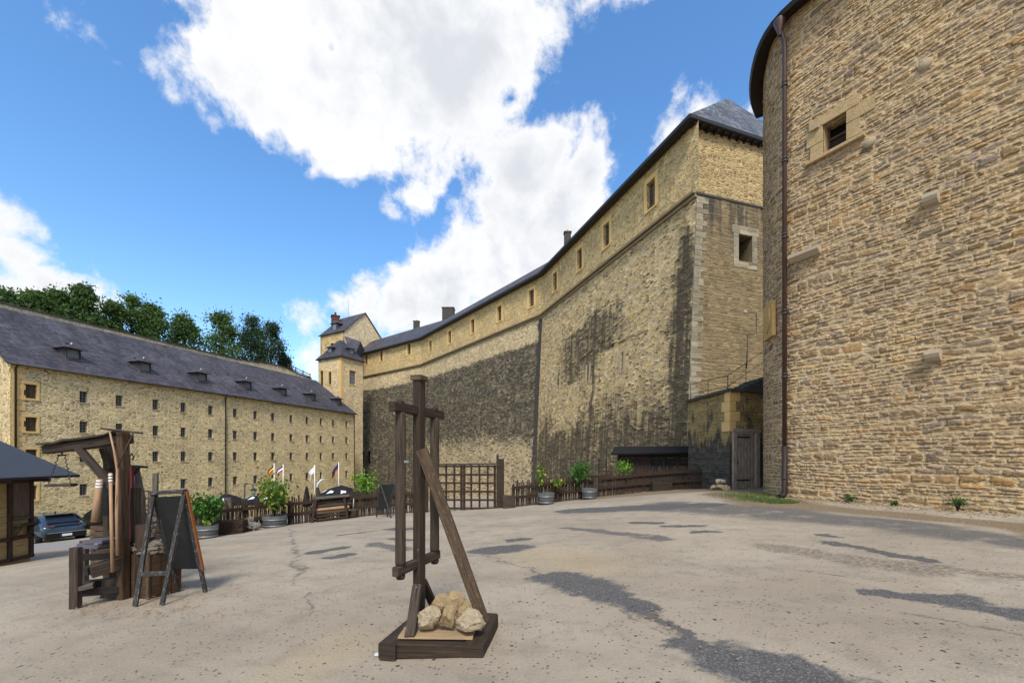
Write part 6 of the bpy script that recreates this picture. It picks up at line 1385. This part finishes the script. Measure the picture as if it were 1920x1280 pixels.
# stacked firewood and odds between stand and fence
hp = gd(272, 9.5); wp_ = thing('firewood_pile', 'untidy pile of sticks and straw behind the plank box', 'firewood', hp); mb = MB(); rw = random.Random(17)
for k in range(90): q = hp + Vector((rw.uniform(-.5, .6), rw.uniform(-.25, .25), rw.uniform(.05, 1.1))); v = Vector((rw.gauss(0, .25), rw.gauss(0, .15), rw.gauss(0, .12))); mb.tube([q - v, q + v * .2 + Vector((0, 0, .02)), q + v], rw.uniform(.008, .025), 5)
mb.build('sticks', M['stick_wood'], wp_)
for k in range(14): mb = MB(); q = hp + Vector((rw.uniform(-.45, .5), -.1 + .2 * rw.random(), .08 + .11 * (k // 2))); mb.tube([q, q + Vector((.1, -.35, 0))], .05, 7); mb.build('log', M['grey_wood'], wp_)
p = gd(291, 10.6); mb = MB(); mb.beam(p, at(291, 886, 10.6), .12, .06, up=(0, 1, 0), jit=.01, seg=3); tag(mb.build('plank', M['weather_wood']), 'grey plank standing upright above the blackboard sign', 'plank')
crate(gd(218, 8.3), .55, .45, .95, .1, 'tall slatted brown crate behind the ringed staffs', 'brace_wood', 9)
rkk = gd(262, 8.5); tr_ = thing('wire_basket', 'rusty wire basket standing among the sticks behind the tree trunk', 'basket', rkk); mb = MB()
for k in range(10): a = 6.283 * k / 10; mb.tube([rkk + Vector((.16 * math.cos(a), .16 * math.sin(a), .9)), rkk + Vector((.17 * math.cos(a), .17 * math.sin(a), 1.55))], .008, 4)
for z in (.95, 1.1, 1.25, 1.4, 1.55): mb.tube([rkk + Vector((.165 * math.cos(6.283 * k / 12), .165 * math.sin(6.283 * k / 12), z)) for k in range(13)], .007, 4)
mb.build('cage', M['brown_metal'], tr_); mb = MB(); mb.tube([rkk, rkk + Z * .95], .04, 6); mb.build('stake', M['grey_wood'], tr_)

# ================================================================ GRASS, WEEDS, PEBBLES
def blades(name, spots_, n, hgt, rng):
    mb = MB(); var = []
    for _ in range(n):
        (cx, cy, rx, ry) = rng.choice(spots_); x = rng.gauss(cx, rx); y = rng.gauss(cy, ry); p = gp(x, y); h = hgt * rng.uniform(.4, 1.2); a = rng.uniform(0, 6.28); d_ = Vector((math.cos(a), math.sin(a), 0)); e = p + Z * h + Vector((rng.gauss(0, .3), rng.gauss(0, .3), 0)) * h; base = len(mb.v)
        mb.v += [p - d_ * .006, p + d_ * .006, e]; mb.face([base, base + 1, base + 2], [(0, 0)] * 3); var.append(rng.random())
    mb.nomerge = True; mb.fixn = False; o = mb.build(name, M['blade']); t = o.data.attributes.new('leafvar', 'FLOAT', 'FACE'); t.data.foreach_set('value', var); return o
rg = random.Random(33); sp3 = []
for (px, py, rx, ry) in ((1395, 928, .5, .45), (1425, 936, .35, .3), (1452, 940, .25, .12), (1470, 943, .2, .1), (1420, 930, .5, .3)): g = G(px, py); sp3.append((g.x, g.y, rx, ry))
tag(blades('grass', sp3, 5200, .09, rg), 'thin green grass at the foot of the round tower', 'grass', kind='stuff')
for (px, off, hh, lab) in ((1600, .12, .22, 'small green weed at the tower foot right of the downpipe'), (1680, .10, .13, 'tiny low weed in the middle of the tower foot'), (1800, .16, .36, 'larger dark green weed at the tower foot near the right edge')):
    s = ts(px); q = tpos(s) + tnor(s) * off; bush(gp(q.x, q.y), hh, hh * 1.5, lab, M['leaf_deep'], rg, 110, .028, 'weed', 6, 'weed')
def pebbles(n, rng):
    mb = MB()
    for _ in range(n):
        if rng.random() < .45: s = rng.uniform(ts(1430), s_b); q = tpos(s) + tnor(s) * abs(rng.gauss(.3, .5)); x, y = q.x, q.y; r = rng.uniform(.008, .035)
        else: D = rng.uniform(2.9, 11); x = rng.uniform(-1.25, 1.25) * D; y = D; r = rng.uniform(.004, .013)
        if x < -8 : continue
        p = gp(x, y, r * .35 + .015); base = len(mb.v)
        for v in ((1, 0, 0), (0, 1, 0), (-1, 0, 0), (0, -1, 0), (.1, .1, .8), (0, 0, -.8)): mb.v.append(p + Vector(v) * r * rng.uniform(.6, 1.25))
        for f in ((0, 1, 4), (1, 2, 4), (2, 3, 4), (3, 0, 4), (1, 0, 5), (2, 1, 5), (3, 2, 5), (0, 3, 5)): mb.face([base + i for i in f], [(0, 0)] * 3)
    mb.nomerge = True; return mb
tag(pebbles(1500, rg).build('pebbles', M['rock']), 'loose pebbles scattered over the yard', 'pebbles', kind='stuff')
mb = MB()
for k in range(140): g = G(rg.uniform(130, 430), rg.uniform(1095, 1160)); a = rg.uniform(0, 3.14); mb.tube([g + Z * .02, g + Vector((math.cos(a), math.sin(a), .0)) * rg.uniform(.03, .16) + Z * .025], .003, 4)
tag(mb.build('straw', M['handle_wood']), 'scattered straw and twigs on the ground by the weapon stand', 'straw', kind='stuff')
